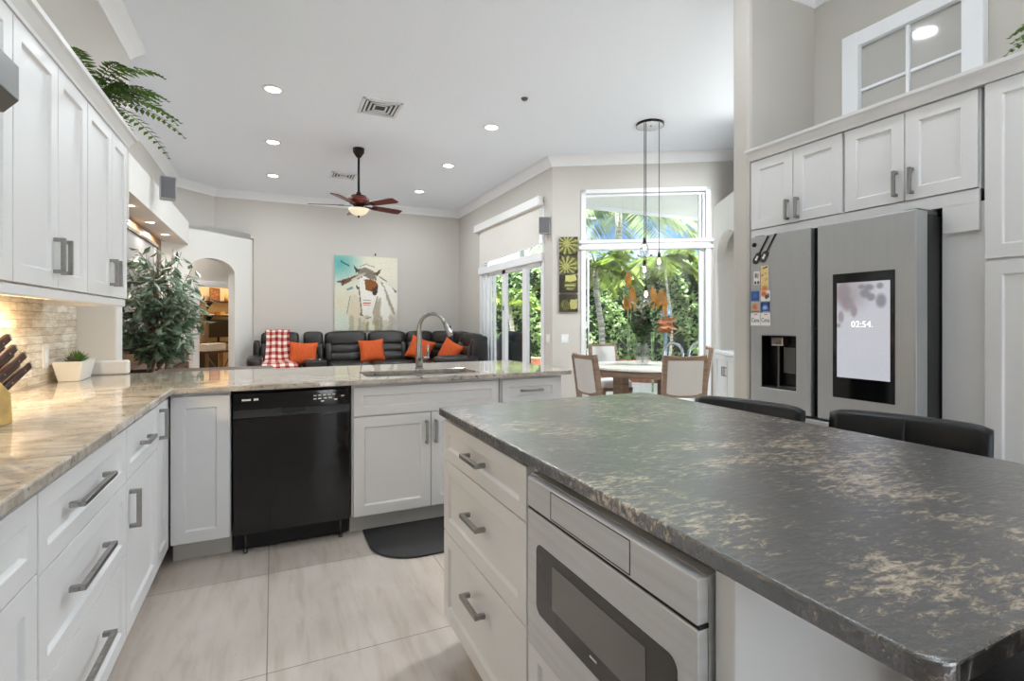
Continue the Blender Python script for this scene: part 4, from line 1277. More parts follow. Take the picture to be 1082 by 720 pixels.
# ------------------------------------------------------------------ dining nook
TX, TY = 3.80, 4.62
t = thing('dining_table', 'round dining table with a pale top and brown slab legs by the nook window', 'table', (TX, TY, 0), R(-31))
obj('tabletop', PM().lathe([(0.0, 0.735), (0.62, 0.735), (0.625, 0.742), (0.62, 0.757), (0.0, 0.757)], n=64), 'table_top', t)
obj('apron', PM().lathe([(0.60, 0.735), (0.612, 0.665), (0.59, 0.66), (0.57, 0.735)], n=64), 'wood_oak', t, smooth=True)
for k in range(4):
    a = PI / 4 + k * PI / 2
    obj('leg', PM().obox((0.36 * math.cos(a), 0.36 * math.sin(a), 0.365), (0.11, 0.07, 0.73), a), 'wood_oak', t, 0.006)
obj('pedestal_brace', PM().obox((0, 0, 0.12), (0.7, 0.06, 0.07), PI / 4).obox((0, 0, 0.12), (0.7, 0.06, 0.07), -PI / 4), 'wood_oak', t, 0.004)

def make_chair(label, loc, rz):
    t = thing('dining_chair', label, 'chair', loc, rz, 'dining chairs around the round table')
    obj('seat', PM().sup((0, 0.0, 0.455), (0.21, 0.225, 0.05), None, 0.3, 24, 10), 'linen', t, smooth=True)
    obj('seat_rail', PM().box(-0.2, 0.2, -0.215, 0.215, 0.375, 0.42), 'wood_oak', t, 0.006)
    def yb(z): return -0.215 - 0.16 * max(0, z - 0.45) ** 1.2
    for sx in (-1, 1):
        path = [(sx * 0.18, -0.225 - 0.06 * (1 - z / 0.42) if z < 0.42 else yb(z), z) for z in (0, 0.2, 0.42, 0.55, 0.7, 0.85, 0.93)]
        p = PM()
        for a, b in zip(path, path[1:]):
            p.add([(a[0] - .019, a[1] - .022, a[2]), (a[0] + .019, a[1] - .022, a[2]), (a[0] + .019, a[1] + .022, a[2]), (a[0] - .019, a[1] + .022, a[2]),
                   (b[0] - .019, b[1] - .022, b[2]), (b[0] + .019, b[1] - .022, b[2]), (b[0] + .019, b[1] + .022, b[2]), (b[0] - .019, b[1] + .022, b[2])],
                  [(0, 3, 2, 1), (4, 5, 6, 7), (0, 1, 5, 4), (1, 2, 6, 5), (2, 3, 7, 6), (3, 0, 4, 7)])
        obj('back_leg', p, 'wood_oak', t)
        obj('front_leg', PM().tube([(sx * 0.18, 0.19, 0.38), (sx * 0.185, 0.195, 0)], [0.027, 0.02], 4), 'wood_oak', t)
    def bar(z, h):
        p = PM()
        n = 10
        for i in range(n):
            u0, u1 = -1 + 2 * i / n, -1 + 2 * (i + 1) / n
            q = []
            for u in (u0, u1):
                y = yb(z) - 0.02 * (1 - u * u)
                zt = z + h + 0.012 * u * u
                q.append([(u * 0.19, y - 0.02, z), (u * 0.19, y + 0.02, z), (u * 0.19, y + 0.02, zt), (u * 0.19, y - 0.02, zt)])
            p.add(q[0] + q[1], [(0, 1, 5, 4), (1, 2, 6, 5), (2, 3, 7, 6), (3, 0, 4, 7), (3, 2, 1, 0), (4, 5, 6, 7)])
        return p
    obj('top_rail', bar(0.905, 0.035), 'wood_oak', t)
    obj('lower_rail', bar(0.57, 0.03), 'wood_oak', t)
    p = PM()
    n = 8
    for (off) in (-0.018, 0.022):
        g = []
        for j in range(n + 1):
            z = 0.59 + (0.915 - 0.59) * j / n
            for i in range(n + 1):
                u = -1 + 2 * i / n
                bl = 0.010 * (1 - u ** 4) * (1 - (2 * j / n - 1) ** 4)
                g.append((u * 0.165, yb(z) - 0.02 * (1 - u * u) + off + math.copysign(bl, off), z))
        fs = []
        for j in range(n):
            for i in range(n):
                f = (j * (n + 1) + i, j * (n + 1) + i + 1, (j + 1) * (n + 1) + i + 1, (j + 1) * (n + 1) + i)
                fs.append(f if off < 0 else tuple(reversed(f)))
        p.add(g, fs)
    obj('backrest', p, 'linen', t, smooth=True)
    return t
def face(x, y): return math.atan2(-(TX - x), TY - y)
def chair_at(x, y, jitter=0): return (x, y, 0), face(x, y) + jitter
l, r_ = chair_at(3.42, 3.72, 0.0)
ch = make_chair('linen backed dining chair nearest the kitchen showing its back', l, r_)
l, r_ = chair_at(2.90, 4.02, -0.62); dup(ch, l, r_, 'linen backed dining chair left of the table seen from the side')
l, r_ = chair_at(3.98, 5.48, 0.0); dup(ch, l, r_, 'linen backed dining chair behind the table against the window')
l, r_ = (4.44, 4.66, 0), R(50); dup(ch, l, r_, 'linen backed dining chair right of the table seen edge on by the white niche')

# vase with a dried bouquet
t = thing('flower_vase', 'clear glass vase with dark greenery and dried leaves on the dining table', 'vase', (3.80, 4.64, 0.757))
obj('vase', PM().lathe([(0.0, 0.0), (0.055, 0.0), (0.075, 0.05), (0.085, 0.14), (0.06, 0.22), (0.05, 0.245), (0.047, 0.24), (0.08, 0.14), (0.07, 0.055), (0.0, 0.012)], n=28), 'glass_thin', t, smooth=True)
stems = PM(); gr = PM(); gy = PM(); tn = PM()
rs = random.Random(4)
for k in range(34):
    az = rs.uniform(0, 2 * PI); out = rs.uniform(0.02, 0.24); top = rs.uniform(0.42, 0.74)
    e = Vector((out * math.cos(az), out * math.sin(az), top))
    stems.tube([(0.01 * math.cos(az), 0.01 * math.sin(az), 0.03), (e.x * 0.2, e.y * 0.2, 0.26), tuple(e)], [0.003, 0.0025, 0.0015], 4)
    tgt = gr if k % 3 else gy
    for q in range(16):
        f = 0.4 + 0.6 * q / 16
        b = Vector((e.x * f * f, e.y * f * f, 0.27 + (e.z - 0.27) * f))
        tgt.leaf(b, (rs.uniform(-1, 1), rs.uniform(-1, 1), rs.uniform(-0.2, 1)), (rs.uniform(-1, 1), -1, 0.5), rs.uniform(0.05, 0.1), rs.uniform(0.025, 0.045), 0.2)
for k in range(26):
    tn.leaf((0.16 + rs.uniform(-.06, .06), -0.14 + rs.uniform(-.06, .06), 0.42 + rs.uniform(-.06, .1)), (1, -0.8, rs.uniform(-0.4, 0.7)), (rs.uniform(-1, 1), -1, 0.5), rs.uniform(0.08, 0.15), 0.06, 0.25)
obj('stems', stems, 'leaf_bouquet', t); obj('foliage', gr, 'leaf_bouquet', t); obj('dried_sprays', gy, 'leaf_grey', t); obj('dried_leaves', tn, 'leaf_tan', t)

# pendant fixture
t = thing('pendant_light', 'round chrome ceiling canopy with glass pendants hanging over the dining table', 'pendant light', (4.16, 4.94, 0))
obj('canopy', PM().lathe([(0.0, CZ - 0.034), (0.155, CZ - 0.034), (0.163, CZ - 0.028), (0.163, CZ - 0.002), (0.0, CZ - 0.002)], n=40), 'chrome', t)
obj('canopy_band', PM().lathe([(0.164, CZ - 0.03), (0.166, CZ - 0.03), (0.166, CZ - 0.001), (0.164, CZ - 0.001)], n=40), 'bronze', t)
obj('screw', PM().lathe([(0.0, CZ - 0.04), (0.008, CZ - 0.04), (0.008, CZ - 0.034)], (0.0, -0.02, 0), 10), 'black_satin', t)
for (px, py, zz) in ((-0.062, 0.028, 2.19), (-0.048, 0.016, 1.62), (-0.07, 0.02, 1.92), (0.098, -0.05, 2.02)):
    obj('cord', PM().tube([(px, py, CZ - 0.034), (px, py, zz + 0.07)], 0.0045, 6), 'black_satin', t)
    s_ = obj('lamp_socket', PM().lathe([(0.0, zz + 0.085), (0.012, zz + 0.08), (0.017, zz + 0.06), (0.02, zz), (0.0, zz)], (px, py, 0), 14), 'bronze', t, smooth=True)
    obj('bulb', PM().lathe([(0.0, zz - 0.075), (0.012, zz - 0.07), (0.019, zz - 0.05), (0.014, zz - 0.02), (0.01, zz)], (px, py, 0), 14), 'bulb_glow', s_, smooth=True)
    obj('glass_shade', PM().lathe([(0.022, zz + 0.03), (0.045, zz + 0.0), (0.058, zz - 0.08), (0.052, zz - 0.15), (0.049, zz - 0.15), (0.055, zz - 0.08), (0.042, zz)], (px, py, 0), 20), 'glass_thin', t, smooth=True)

# nook niche cabinet
t = thing('buffet_cabinet', 'white built in cabinet in the arched niche right of the dining table', 'cabinet', (5.66, 5.38, 0), NA)
obj('cabinet_body', B(0.16, 1.08, 0.0, 0.40, 0.08, 0.82), 'cabinet_white', t, 0.002)
obj('counter', B(0.155, 1.085, -0.03, 0.41, 0.82, 0.86), 'trim_white', t, 0.004)
for k in range(2):
    o = obj('door', door_pm(0.18 + k * 0.44, 0.61 + k * 0.44, 0.1, 0.8, -0.018, 0.018), 'cabinet_white', t)
    obj('handle', pull_pm('v', 0.57 + k * 0.09, 0.6, 0.12, -0.018), 'nickel', o)
tag_at('ornament', PM().lathe([(0.0, 0), (0.03, 0), (0.02, 0.02), (0.035, 0.06), (0.012, 0.09), (0.018, 0.12), (0.0, 0.125)], n=14), 'bronze', (5.31, 4.62, 0.86), 'small dark ornament on the white niche cabinet by the pillar', 'ornament', smooth=True)

# four leaf prints between the slider and the window
def leafart(k):
    im = Paint(30, 30, (50, 46, 30))
    im.blob(0.8, 0.15, 0.5, 0.4, (84, 76, 58), 0.5, 0.9)
    G, G2, D = (158, 156, 92), (112, 112, 58), (50, 48, 28)
    if k in (0, 1):
        cx, cy = (0.40, 0.38) if k == 0 else (0.36, 0.62)
        im.blob(cx + 0.12, cy + (0.12 if k == 0 else -0.1), 0.62, 0.5, G2, 1.0, 0.12)
        for q in range(12):
            a = q * 2 * PI / 12 + 0.2
            im.line((cx, cy), (cx + 0.62 * math.cos(a), cy + 0.62 * math.sin(a)), 0.085, G)
        for q in range(12):
            a = q * 2 * PI / 12 + 0.2 + PI / 12
            im.line((cx + 0.2 * math.cos(a), cy + 0.2 * math.sin(a)), (cx + 0.7 * math.cos(a), cy + 0.7 * math.sin(a)), 0.05, D)
    elif k == 2:
        im.blob(0.6, 0.5, 0.36, 0.42, G2, 1.0, 0.2)
        im.poly([(0.35, 0.05), (0.85, 0.0), (0.95, 0.3), (0.6, 0.42), (0.32, 0.35)], (190, 184, 110)); im.line((0.3, 0.48), (0.9, 0.42), 0.06, D); im.line((0.3, 0.6), (0.85, 0.6), 0.05, (180, 176, 120)); im.line((0.35, 0.72), (0.8, 0.72), 0.05, D); im.line((0.4, 0.8), (0.75, 0.82), 0.05, (170, 166, 110))
    else:
        im.blob(0.35, 0.6, 0.3, 0.35, G2, 1.0, 0.3)
        im.poly([(0.55, 0.3), (0.95, 0.28), (0.98, 0.8), (0.6, 0.85)], (178, 172, 104))
        for q in range(4): im.line((0.2 + q * 0.1, 0.85), (0.35 + q * 0.08, 0.25), 0.04, D)
    im.grain(0.12)
    return im.a
for k, (z0, lb) in enumerate(((2.225, 'square green leaf print, topmost of the four beside the window'), (1.955, 'square green leaf print, second from the top of the column'), (1.675, 'square leaf print with a pale yellow bud, third from the top'), (1.39, 'square leaf print with a yellow leaf, lowest of the column'))):
    t = thing('wall_print', lb, 'picture', (3.71, 6.55, z0), WA, 'four square leaf prints')
    obj('canvas_edge', B(0.10, 0.37, -0.03, -0.001, 0, 0.258), 'office_dark', t)
    painted_panel('canvas_face', leafart(k), 'canvas_paint', (0.10, -0.031, 0), (0.27, 0, 0), (0, 0, 0.258), t)
# switches
t = thing('light_switch', 'white light switch plate under the leaf prints', 'switch', (3.71, 6.55, 1.0), WA)
obj('cover_plate', B(0.13, 0.235, -0.007, -0.001, -0.065, 0.065), 'white_plastic', t, 0.002)
for k in range(2): obj('rocker', B(0.145 + k * 0.043, 0.175 + k * 0.043, -0.011, -0.007, -0.035, 0.035), 'trim_white', t, 0.001)
t = thing('light_switch', 'white light switch plate beside the sliding door frame', 'switch', (3.71, 6.67, 1.0))
obj('cover_plate', B(-0.007, -0.001, -0.055, 0.055, -0.065, 0.065), 'white_plastic', t, 0.002)
for k in range(2): obj('rocker', B(-0.011, -0.007, -0.04 + k * 0.045, -0.008 + k * 0.045, -0.035, 0.035), 'trim_white', t, 0.001)

# speakers
def speaker(label, loc, rz, w, d, h):
    t = thing('wall_speaker', label, 'speaker', loc, rz, 'surround speakers')
    obj('cabinet', B(-w / 2, w / 2, 0, d, 0, h), 'speaker_grey', t, 0.008)
    obj('grille', B(-w / 2 + 0.008, w / 2 - 0.008, -0.008, 0.0, 0.012, h - 0.012), 'speaker_cloth', t, 0.004)
    obj('bracket', PM().cyl((0, d, h / 2), (0, d + 0.08, h / 2), 0.012, 0.012, 8), 'steel_dark', t)
speaker('small grey speaker on the white soffit wall by the fern', (-1.09, 7.0, 2.66), R(14), 0.155, 0.12, 0.265)
speaker('small grey speaker on the wall between the sliding door and the leaf prints', (3.62, 6.635, 2.55), R(-35), 0.165, 0.11, 0.25)
tag_at('motion_sensor', B(-0.03, 0.03, -0.045, 0, -0.07, 0.07), 'white_plastic', (-1.43, 9.65, 2.33), 'small white sensor on the wall left of the arch', 'sensor', rotz=A45, bevel=0.008)

# ------------------------------------------------------------------ ceiling: recessed lights, vents, fan
def downlight(name, loc, label, group, w=LAMP_W, col=(0.88, 0.95, 1.0), r=0.075, vis=True):
    t = thing(name, label, 'ceiling light', loc, 0, group)
    if vis:
        obj('trim_ring', PM().lathe([(r, 0.0), (r, -0.012), (r + 0.028, -0.006), (r + 0.03, 0.0)], n=28), 'white_plastic', t, smooth=True)
        obj('lens', PM().lathe([(0.0, -0.006), (r, -0.006), (r, 0.0), (0.0, 0.0)], n=28), 'lamp_glow', t)
    l = bpy.data.lights.new('recessed_lamp', 'AREA')
    l.shape = 'DISK'; l.size = r * 2; l.energy = w; l.color = col; l.spread = R(180)
    lo = bpy.data.objects.new('recessed_lamp', l)
    COL.objects.link(lo); lo.parent = t; lo.location = (0, 0, -0.016)
    return t
GL = 'recessed lights of the great room ceiling'
for x, sd in ((0.0, 'left'), (2.45, 'right')):
    for y, rw in ((5.85, 'nearest the camera'), (7.57, 'in the middle'), (9.3, 'nearest the sofa wall')):
        downlight('recessed_light', (x, y, CZ), 'round recessed ceiling light %s in the %s row' % (rw, 'window side' if sd == 'right' else 'arch side'), GL)
for x, y, lb in ((0.75, 0.9, 'recessed ceiling light above the left kitchen counter'), (0.75, 2.75, 'recessed ceiling light above the kitchen aisle'), (2.2, 0.9, 'recessed ceiling light above the near stools'), (2.2, 2.40, 'recessed ceiling light above the far corner of the island'), (0.8, -1.2, 'recessed ceiling light behind the camera'), (4.65, 3.7, 'unseen ceiling light added to brighten the breakfast nook')):
    downlight('recessed_light', (x, y, CZ), lb, 'recessed lights of the kitchen ceiling', 75.0 if x > 4 else KITCHEN_W)  # the nook light is added, hidden by the pillar, to brighten the nook
for y, lb in ((6.72, 'small soffit light nearest the cabinets'), (7.75, 'small soffit light in the middle over the tree'), (8.75, 'small soffit light nearest the arch')):
    downlight('soffit_light', (-1.40, y, 2.505), lb, 'soffit lights over the media wall', 5.0, (1.0, 0.9, 0.76), 0.05)
t = downlight('office_light', (-1.25 + 0.7071 * (3.0 - 2.5), 9.83 + 0.7071 * (3.0 + 2.5), CZ), 'warm ceiling light of the office behind the arch', None, 34, (1.0, 0.82, 0.6))
t = downlight('hall_light', (-1.6, 10.9, CZ), 'ceiling light of the hall behind the arch', None, 26, (1.0, 0.97, 0.94))

def vent(label, loc, w, d):
    t = thing('ceiling_vent', label, 'vent', loc, 0, 'ceiling vents')
    p = PM().box(-w / 2, w / 2, -d / 2, -d / 2 + 0.035, -0.014, 0).box(-w / 2, w / 2, d / 2 - 0.035, d / 2, -0.014, 0).box(-w / 2, -w / 2 + 0.035, -d / 2, d / 2, -0.014, 0).box(w / 2 - 0.035, w / 2, -d / 2, d / 2, -0.014, 0)
    obj('vent_frame', p, 'vent_white', t, 0.003)
    obj('backing', B(-w / 2 + 0.03, w / 2 - 0.03, -d / 2 + 0.03, d / 2 - 0.03, -0.003, 0), 'vent_dark', t)
    for k in range(4):
        a, b = w / 2 - 0.05 - k * 0.045, d / 2 - 0.05 - k * 0.045
        if min(a, b) < 0.03: break
        s = PM()
        for (u0, u1, v0, v1) in ((-a, a, -b, -b + 0.02), (-a, a, b - 0.02, b), (-a, -a + 0.02, -b, b), (a - 0.02, a, -b, b)):
            s.box(u0, u1, v0, v1, -0.012, -0.004)
        obj('louver', s, 'vent_white', t)
vent('square white ceiling air vent between the kitchen and the fan', (1.09, 5.85, CZ), 0.43, 0.45)
vent('white ceiling air vent behind the ceiling fan rod', (1.05, 8.82, CZ), 0.40, 0.38)
tag_at('sprinkler_head', PM().lathe([(0.0, -0.02), (0.03, -0.018), (0.035, -0.004), (0.04, 0)], n=16), 'steel_dark', (2.46, 4.95, CZ), 'tiny dark sprinkler on the ceiling right of the vent', 'sprinkler', smooth=True)

t = thing('ceiling_fan', 'dark red wooden five blade ceiling fan with a glass bowl light', 'ceiling fan', (1.08, 7.36, 0))
obj('ceiling_cup', PM().lathe([(0.0, 3.53), (0.03, 3.535), (0.075, 3.60), (0.08, 3.659), (0.0, 3.659)], n=24), 'bronze', t, smooth=True)
obj('rod', PM().cyl((0, 0, 3.02), (0, 0, 3.56), 0.016, 0.016, 12), 'bronze', t, smooth=True)
obj('motor_cap', PM().lathe([(0.0, 3.05), (0.03, 3.05), (0.035, 3.02), (0.1, 3.0), (0.105, 2.975), (0.0, 2.975)], n=24), 'bronze', t, smooth=True)
obj('motor', PM().lathe([(0.0, 2.99), (0.10, 2.985), (0.145, 2.955), (0.148, 2.925), (0.115, 2.885), (0.07, 2.865), (0.0, 2.865)], n=32), 'wood_mahogany', t, smooth=True)
obj('light_collar', PM().lathe([(0.0, 2.87), (0.07, 2.87), (0.075, 2.835), (0.12, 2.825), (0.12, 2.815), (0.0, 2.815)], n=28), 'bronze', t, smooth=True)
obj('glass_bowl', PM().lathe([(0.135, 2.82), (0.13, 2.795), (0.10, 2.755), (0.05, 2.73), (0.0, 2.725)], n=28), 'bowl_glass', t, smooth=True)
obj('finial', PM().lathe([(0.0, 2.695), (0.012, 2.70), (0.016, 2.715), (0.008, 2.728), (0.0, 2.73)], n=12), 'bronze', t, smooth=True)
for k in range(5):
    va = R(-28 + 72 * k) + R(-25.02)
    m3 = Matrix.Rotation(va, 3, 'Z') @ Matrix.Rotation(R(-12), 3, 'X')
    z0 = Vector((0, 0, 2.862))
    q = [(0.2, -0.055), (0.24, -0.066), (0.60, -0.075), (0.66, -0.06), (0.665, 0.06), (0.61, 0.075), (0.24, 0.066), (0.2, 0.055)]
    p = PM().extr([tuple(z0 + m3 @ Vector((x, y, 0))) for x, y in q], tuple(m3 @ Vector((0, 0, 0.009))))
    bl = obj('blade', p, 'wood_mahogany', t)
    p = PM().extr([tuple(z0 + m3 @ Vector((x, y, -0.006))) for x, y in [(0.09, -0.018), (0.2, -0.02), (0.27, -0.045), (0.28, 0.0), (0.27, 0.045), (0.2, 0.02), (0.09, 0.018)]], tuple(m3 @ Vector((0, 0, 0.006))))
    obj('blade_iron', p, 'bronze', bl)
# ------------------------------------------------------------------ living room: sofa, throw, cushions, painting
t = thing('sectional_sofa', 'dark brown leather reclining sectional sofa along the back wall', 'sofa', (0, 0, 0))
YB = 10.42
def back_seg(xc, w, yc, rot=0.0, hz=1.05, quilt=True):
    m3 = Matrix.Rotation(rot, 3, 'Z') @ Matrix.Rotation(R(-9), 3, 'X')
    p = PM()
    c = Vector((xc, yc, 0))
    def at(dy, z): return tuple(c + Matrix.Rotation(rot, 3, 'Z') @ Vector((0, dy, 0)) + Vector((0, 0, z)))
    p.sup(at(0.03, hz - 0.135), (w / 2 - 0.004, 0.13, 0.14), m3, 0.42, 22, 12)
    p.sup(at(-0.02, hz - 0.34), (w / 2 - 0.01, 0.13, 0.095), m3, 0.45, 22, 10)
    p.sup(at(-0.045, hz - 0.49), (w / 2 - 0.01, 0.14, 0.095), m3, 0.45, 22, 10)
    p.sup(at(0.10, hz - 0.45), (w / 2 - 0.012, 0.10, 0.42), m3, 0.3, 22, 10)
    b = obj('backrest', p, 'leather_dark', t, smooth=True)
    for sx in (-1, 1):
        e = PM()
        off = Matrix.Rotation(rot, 3, 'Z') @ Vector((sx * (w / 2 - 0.07), -0.055, 0))
        e.sup(tuple(c + off + Vector((0, 0, hz - 0.40))), (0.07, 0.12, 0.20), m3, 0.5, 14, 10)
        obj('side_bolster', e, 'leather_dark', b, smooth=True)
def seat_seg(x0, x1, y0, y1):
    obj('seat', PM().sup(((x0 + x1) / 2, (y0 + y1) / 2, 0.40), ((x1 - x0) / 2 - 0.003, (y1 - y0) / 2, 0.11), None, 0.3, 22, 10), 'leather_dark', t, smooth=True)
back_seg(0.12, 0.66, YB); seat_seg(-0.20, 0.45, 9.62, 10.32)
back_seg(0.69, 0.36, YB, quilt=False)
back_seg(1.29, 0.80, YB); seat_seg(0.90, 1.69, 9.62, 10.32)
back_seg(2.08, 0.76, YB); seat_seg(1.69, 2.46, 9.62, 10.32)
back_seg(2.74, 0.56, YB - 0.02)
back_seg(3.20, 0.56, YB - 0.25, R(-45))
back_seg(3.40, 0.60, 9.72, R(-90))
back_seg(3.40, 0.62, 9.12, R(-90), 1.03)
seat_seg(2.46, 3.34, 9.62, 10.32); seat_seg(2.62, 3.30, 8.86, 9.62)
obj('console', PM().box(0.50, 0.88, 9.66, 10.34, 0.08, 0.56), 'leather_dark', t, 0.03)
for xc in (0.62, 0.76): obj('cup_holder', PM().lathe([(0.045, 0.56), (0.045, 0.57), (0.036, 0.57), (0.036, 0.562), (0.0, 0.562)], (xc, 9.85, 0), 16), 'chrome', t, smooth=True)
def arm(x, y, rot):
    p = PM().sup((x, y, 0.55), (0.13, 0.42, 0.10), Matrix.Rotation(rot, 3, 'Z'), 0.5, 20, 12).sup((x, y, 0.30), (0.115, 0.41, 0.27), Matrix.Rotation(rot, 3, 'Z'), 0.25, 20, 10)
    obj('arm', p, 'leather_dark', t, smooth=True)
arm(-0.285, 9.98, 0.0); arm(2.98, 8.76, R(90))
obj('back_end', PM().sup((-0.27, 10.42, 0.58), (0.06, 0.16, 0.33), None, 0.35, 16, 10), 'leather_dark', t, smooth=True)
obj('back_end', PM().sup((3.42, 8.76, 0.60), (0.17, 0.055, 0.34), None, 0.35, 16, 10), 'leather_dark', t, smooth=True)
obj('sofa_base', PM().box(-0.36, 3.5, 9.68, 10.6, 0.03, 0.3).box(2.7, 3.5, 8.8, 9.68, 0.03, 0.3), 'black_matte', t, 0.01)

def cushion(x, y, z, rz, ry, label, s=0.235):
    m3 = Matrix.Rotation(rz, 3, 'Z') @ Matrix.Rotation(ry, 3, 'Y') @ Matrix.Rotation(R(-16), 3, 'X')
    p = PM()
    n = 14
    for sg in (-1, 1):
        g = []
        for j in range(n + 1):
            for i in range(n + 1):
                u, v = -1 + 2 * i / n, -1 + 2 * j / n
                th = 0.085 * ((1 - u ** 4) * (1 - v ** 4)) ** 0.6
                k = 1 + 0.05 * (u * u * v * v)
                pin = 1 - 0.06 * (1 - u * u) * abs(v) ** 6
                pin2 = 1 - 0.06 * (1 - v * v) * abs(u) ** 6
                g.append((u * s * k * pin2, sg * th, v * s * 0.93 * k * pin))
        fs = []
        for j in range(n):
            for i in range(n):
                f = (j * (n + 1) + i, j * (n + 1) + i + 1, (j + 1) * (n + 1) + i + 1, (j + 1) * (n + 1) + i)
                fs.append(f if sg < 0 else tuple(reversed(f)))
        p.add([tuple(m3 @ Vector(q)) for q in g], fs)
    tag_at('throw_pillow', p, 'orange_fabric', (x, y, z), label, 'cushion', 'orange pillows on the sofa', smooth=True)
cushion(0.50, 10.10, 0.655, R(-4), R(3), 'orange pillow beside the plaid throw on the sofa')
cushion(1.73, 10.10, 0.685, R(3), R(-3), 'orange pillow under the horse painting on the sofa')
cushion(2.66, 10.04, 0.70, R(-25), R(20), 'orange pillow partly behind the faucet on the sofa')
cushion(3.08, 9.42, 0.66, R(-62), R(22), 'orange pillow leaning on the right wing of the sofa')

# plaid throw over the left seat
path = [(10.60, 0.70), (10.58, 0.95), (10.52, 1.06), (10.45, 1.085), (10.36, 1.07), (10.31, 1.02), (10.285, 0.9), (10.25, 0.8), (10.225, 0.7), (10.20, 0.6), (10.14, 0.53), (10.02, 0.525), (9.85, 0.525), (9.68, 0.52), (9.60, 0.46), (9.57, 0.35), (9.56, 0.26)]
dense = []
for (a, b) in zip(path, path[1:]):
    for k in range(5): dense.append((a[0] + (b[0] - a[0]) * k / 5, a[1] + (b[1] - a[1]) * k / 5))
dense.append(path[-1])
nW = 44
vs = []
for j, (y, z) in enumerate(dense):
    s = j / (len(dense) - 1)
    x0 = -0.16 + 0.04 * math.sin(s * 5) + 0.03 * s; x1 = 0.27 + 0.20 * max(0, s - 0.35) + 0.02 * math.sin(s * 9)
    for i in range(nW + 1):
        u = i / nW
        vs.append((x0 + (x1 - x0) * u, y - 0.012 - 0.012 * math.sin(u * 14 + s * 6), z + 0.008 + 0.006 * math.sin(u * 11 + s * 8)))
fs = []; cols = []
RD, PK, WH = lin((132, 26, 28)), lin((198, 122, 114)), lin((236, 226, 216))
acc = [0]
for (a, b) in zip(dense, dense[1:]): acc.append(acc[-1] + math.hypot(b[0] - a[0], b[1] - a[1]))
for j in range(len(dense) - 1):
    for i in range(nW):
        a = j * (nW + 1) + i
        fs.append((a, a + 1, a + nW + 2, a + nW + 1))
        bx = (int((i / nW) * 0.46 / 0.0575)) % 2; by = int(acc[j] / 0.062) % 2
        cols += [RD if (bx and by) else (PK if (bx or by) else WH)] * 4
me = bpy.data.meshes.new('throw_blanket')
me.from_pydata(vs, [], fs)
at = me.color_attributes.new('Col', 'FLOAT_COLOR', 'CORNER')
at.data.foreach_set('color', np.array(cols, dtype=np.float32).reshape(-1))
me.materials.append(M['woven'])
tb = bpy.data.objects.new('throw_blanket', me); COL.objects.link(tb)
so = tb.modifiers.new('thickness', 'SOLIDIFY'); so.thickness = 0.008
tag(tb, 'red and white plaid throw draped over the left end of the sofa', 'blanket')

# horse painting
im = Paint(96, 116, (224, 222, 204))
def P(*pts): return [((x - 100) / 475.0, (y - 110) / 580.0) for x, y in pts]
im.blob(0.08, 0.1, 0.42, 0.34, (98, 176, 172), 0.95, 0.9)
im.blob(0.75, 0.15, 0.5, 0.4, (232, 228, 206), 0.7, 0.8)
im.blob(0.1, 0.62, 0.3, 0.3, (214, 210, 178), 0.7, 0.9)
im.blob(0.12, 0.88, 0.3, 0.2, (206, 220, 206), 0.8, 0.9)
im.poly(P((230, 400), (185, 560), (240, 640), (310, 600), (290, 440)), (218, 206, 180), 0.85, 0.02)
im.poly(P((440, 300), (520, 340), (575, 400), (570, 620), (470, 660), (390, 560), (410, 420)), (238, 236, 226), 0.95, 0.02)
im.poly(P((430, 300), (470, 350), (490, 440), (540, 560), (560, 560), (500, 400), (460, 310)), (150, 140, 116), 0.8, 0.02)
im.poly(P((400, 480), (450, 420), (440, 560), (420, 660), (380, 640)), (158, 146, 122), 0.75, 0.03)
for (x0, x1, y0, c, al) in ((205, 240, 560, (176, 168, 134), .7), (240, 275, 590, (216, 208, 182), .8), (270, 300, 585, (150, 148, 124), .6), (300, 335, 600, (190, 178, 140), .8), (330, 352, 610, (140, 128, 92), .75), (350, 400, 640, (232, 226, 208), .9), (395, 430, 600, (164, 152, 116), .8), (428, 455, 560, (140, 130, 102), .7), (455, 500, 600, (206, 200, 182), .8), (500, 540, 560, (176, 168, 144), .6), (540, 575, 600, (214, 212, 200), .8)):
    im.poly(P((x0, 695), (x0 + 4, y0 + 20), ((x0 + x1) / 2, y0), (x1, y0 + 24), (x1 + 6, 695)), c, al, 0.03)
im.blob(0.95, 0.86, 0.1, 0.16, (190, 186, 176), 0.7, 0.8)
im.poly(P((285, 250), (330, 205), (400, 245), (425, 330), (415, 420), (385, 560), (345, 600), (310, 575), (298, 450), (285, 340)), (236, 234, 226), 1, 0.01)
im.poly(P((255, 215), (330, 195), (395, 225), (415, 290), (380, 290), (330, 270), (280, 250)), (128, 118, 102), 0.95, 0.015)
im.poly(P((238, 180), (262, 205), (290, 225), (255, 242)), (74, 70, 60), 1, 0.01)
im.poly(P((446, 202), (420, 225), (388, 240), (415, 262), (440, 235)), (96, 84, 66), 1, 0.01)
im.poly(P((318, 290), (360, 285), (405, 300), (424, 330), (400, 370), (372, 385), (330, 372)), (142, 84, 32), 1, 0.01)
im.poly(P((375, 365), (424, 330), (420, 380), (410, 412), (384, 410)), (74, 50, 34), 1, 0.01)
im.poly(P((110, 315), (200, 282), (310, 235), (326, 245), (300, 275), (210, 312), (150, 348), (160, 318)), (112, 80, 56), 1, 0.012)
im.poly(P((110, 318), (150, 312), (185, 300), (150, 345), (152, 322)), (60, 46, 36), 1, 0.01)
im.line(*P((225, 300), (320, 245)), 0.03, (210, 196, 170)); im.line(*P((250, 260), (330, 240)), 0.02, (170, 170, 166))
im.poly(P((256, 330), (270, 345), (275, 372), (262, 362)), (60, 52, 44))
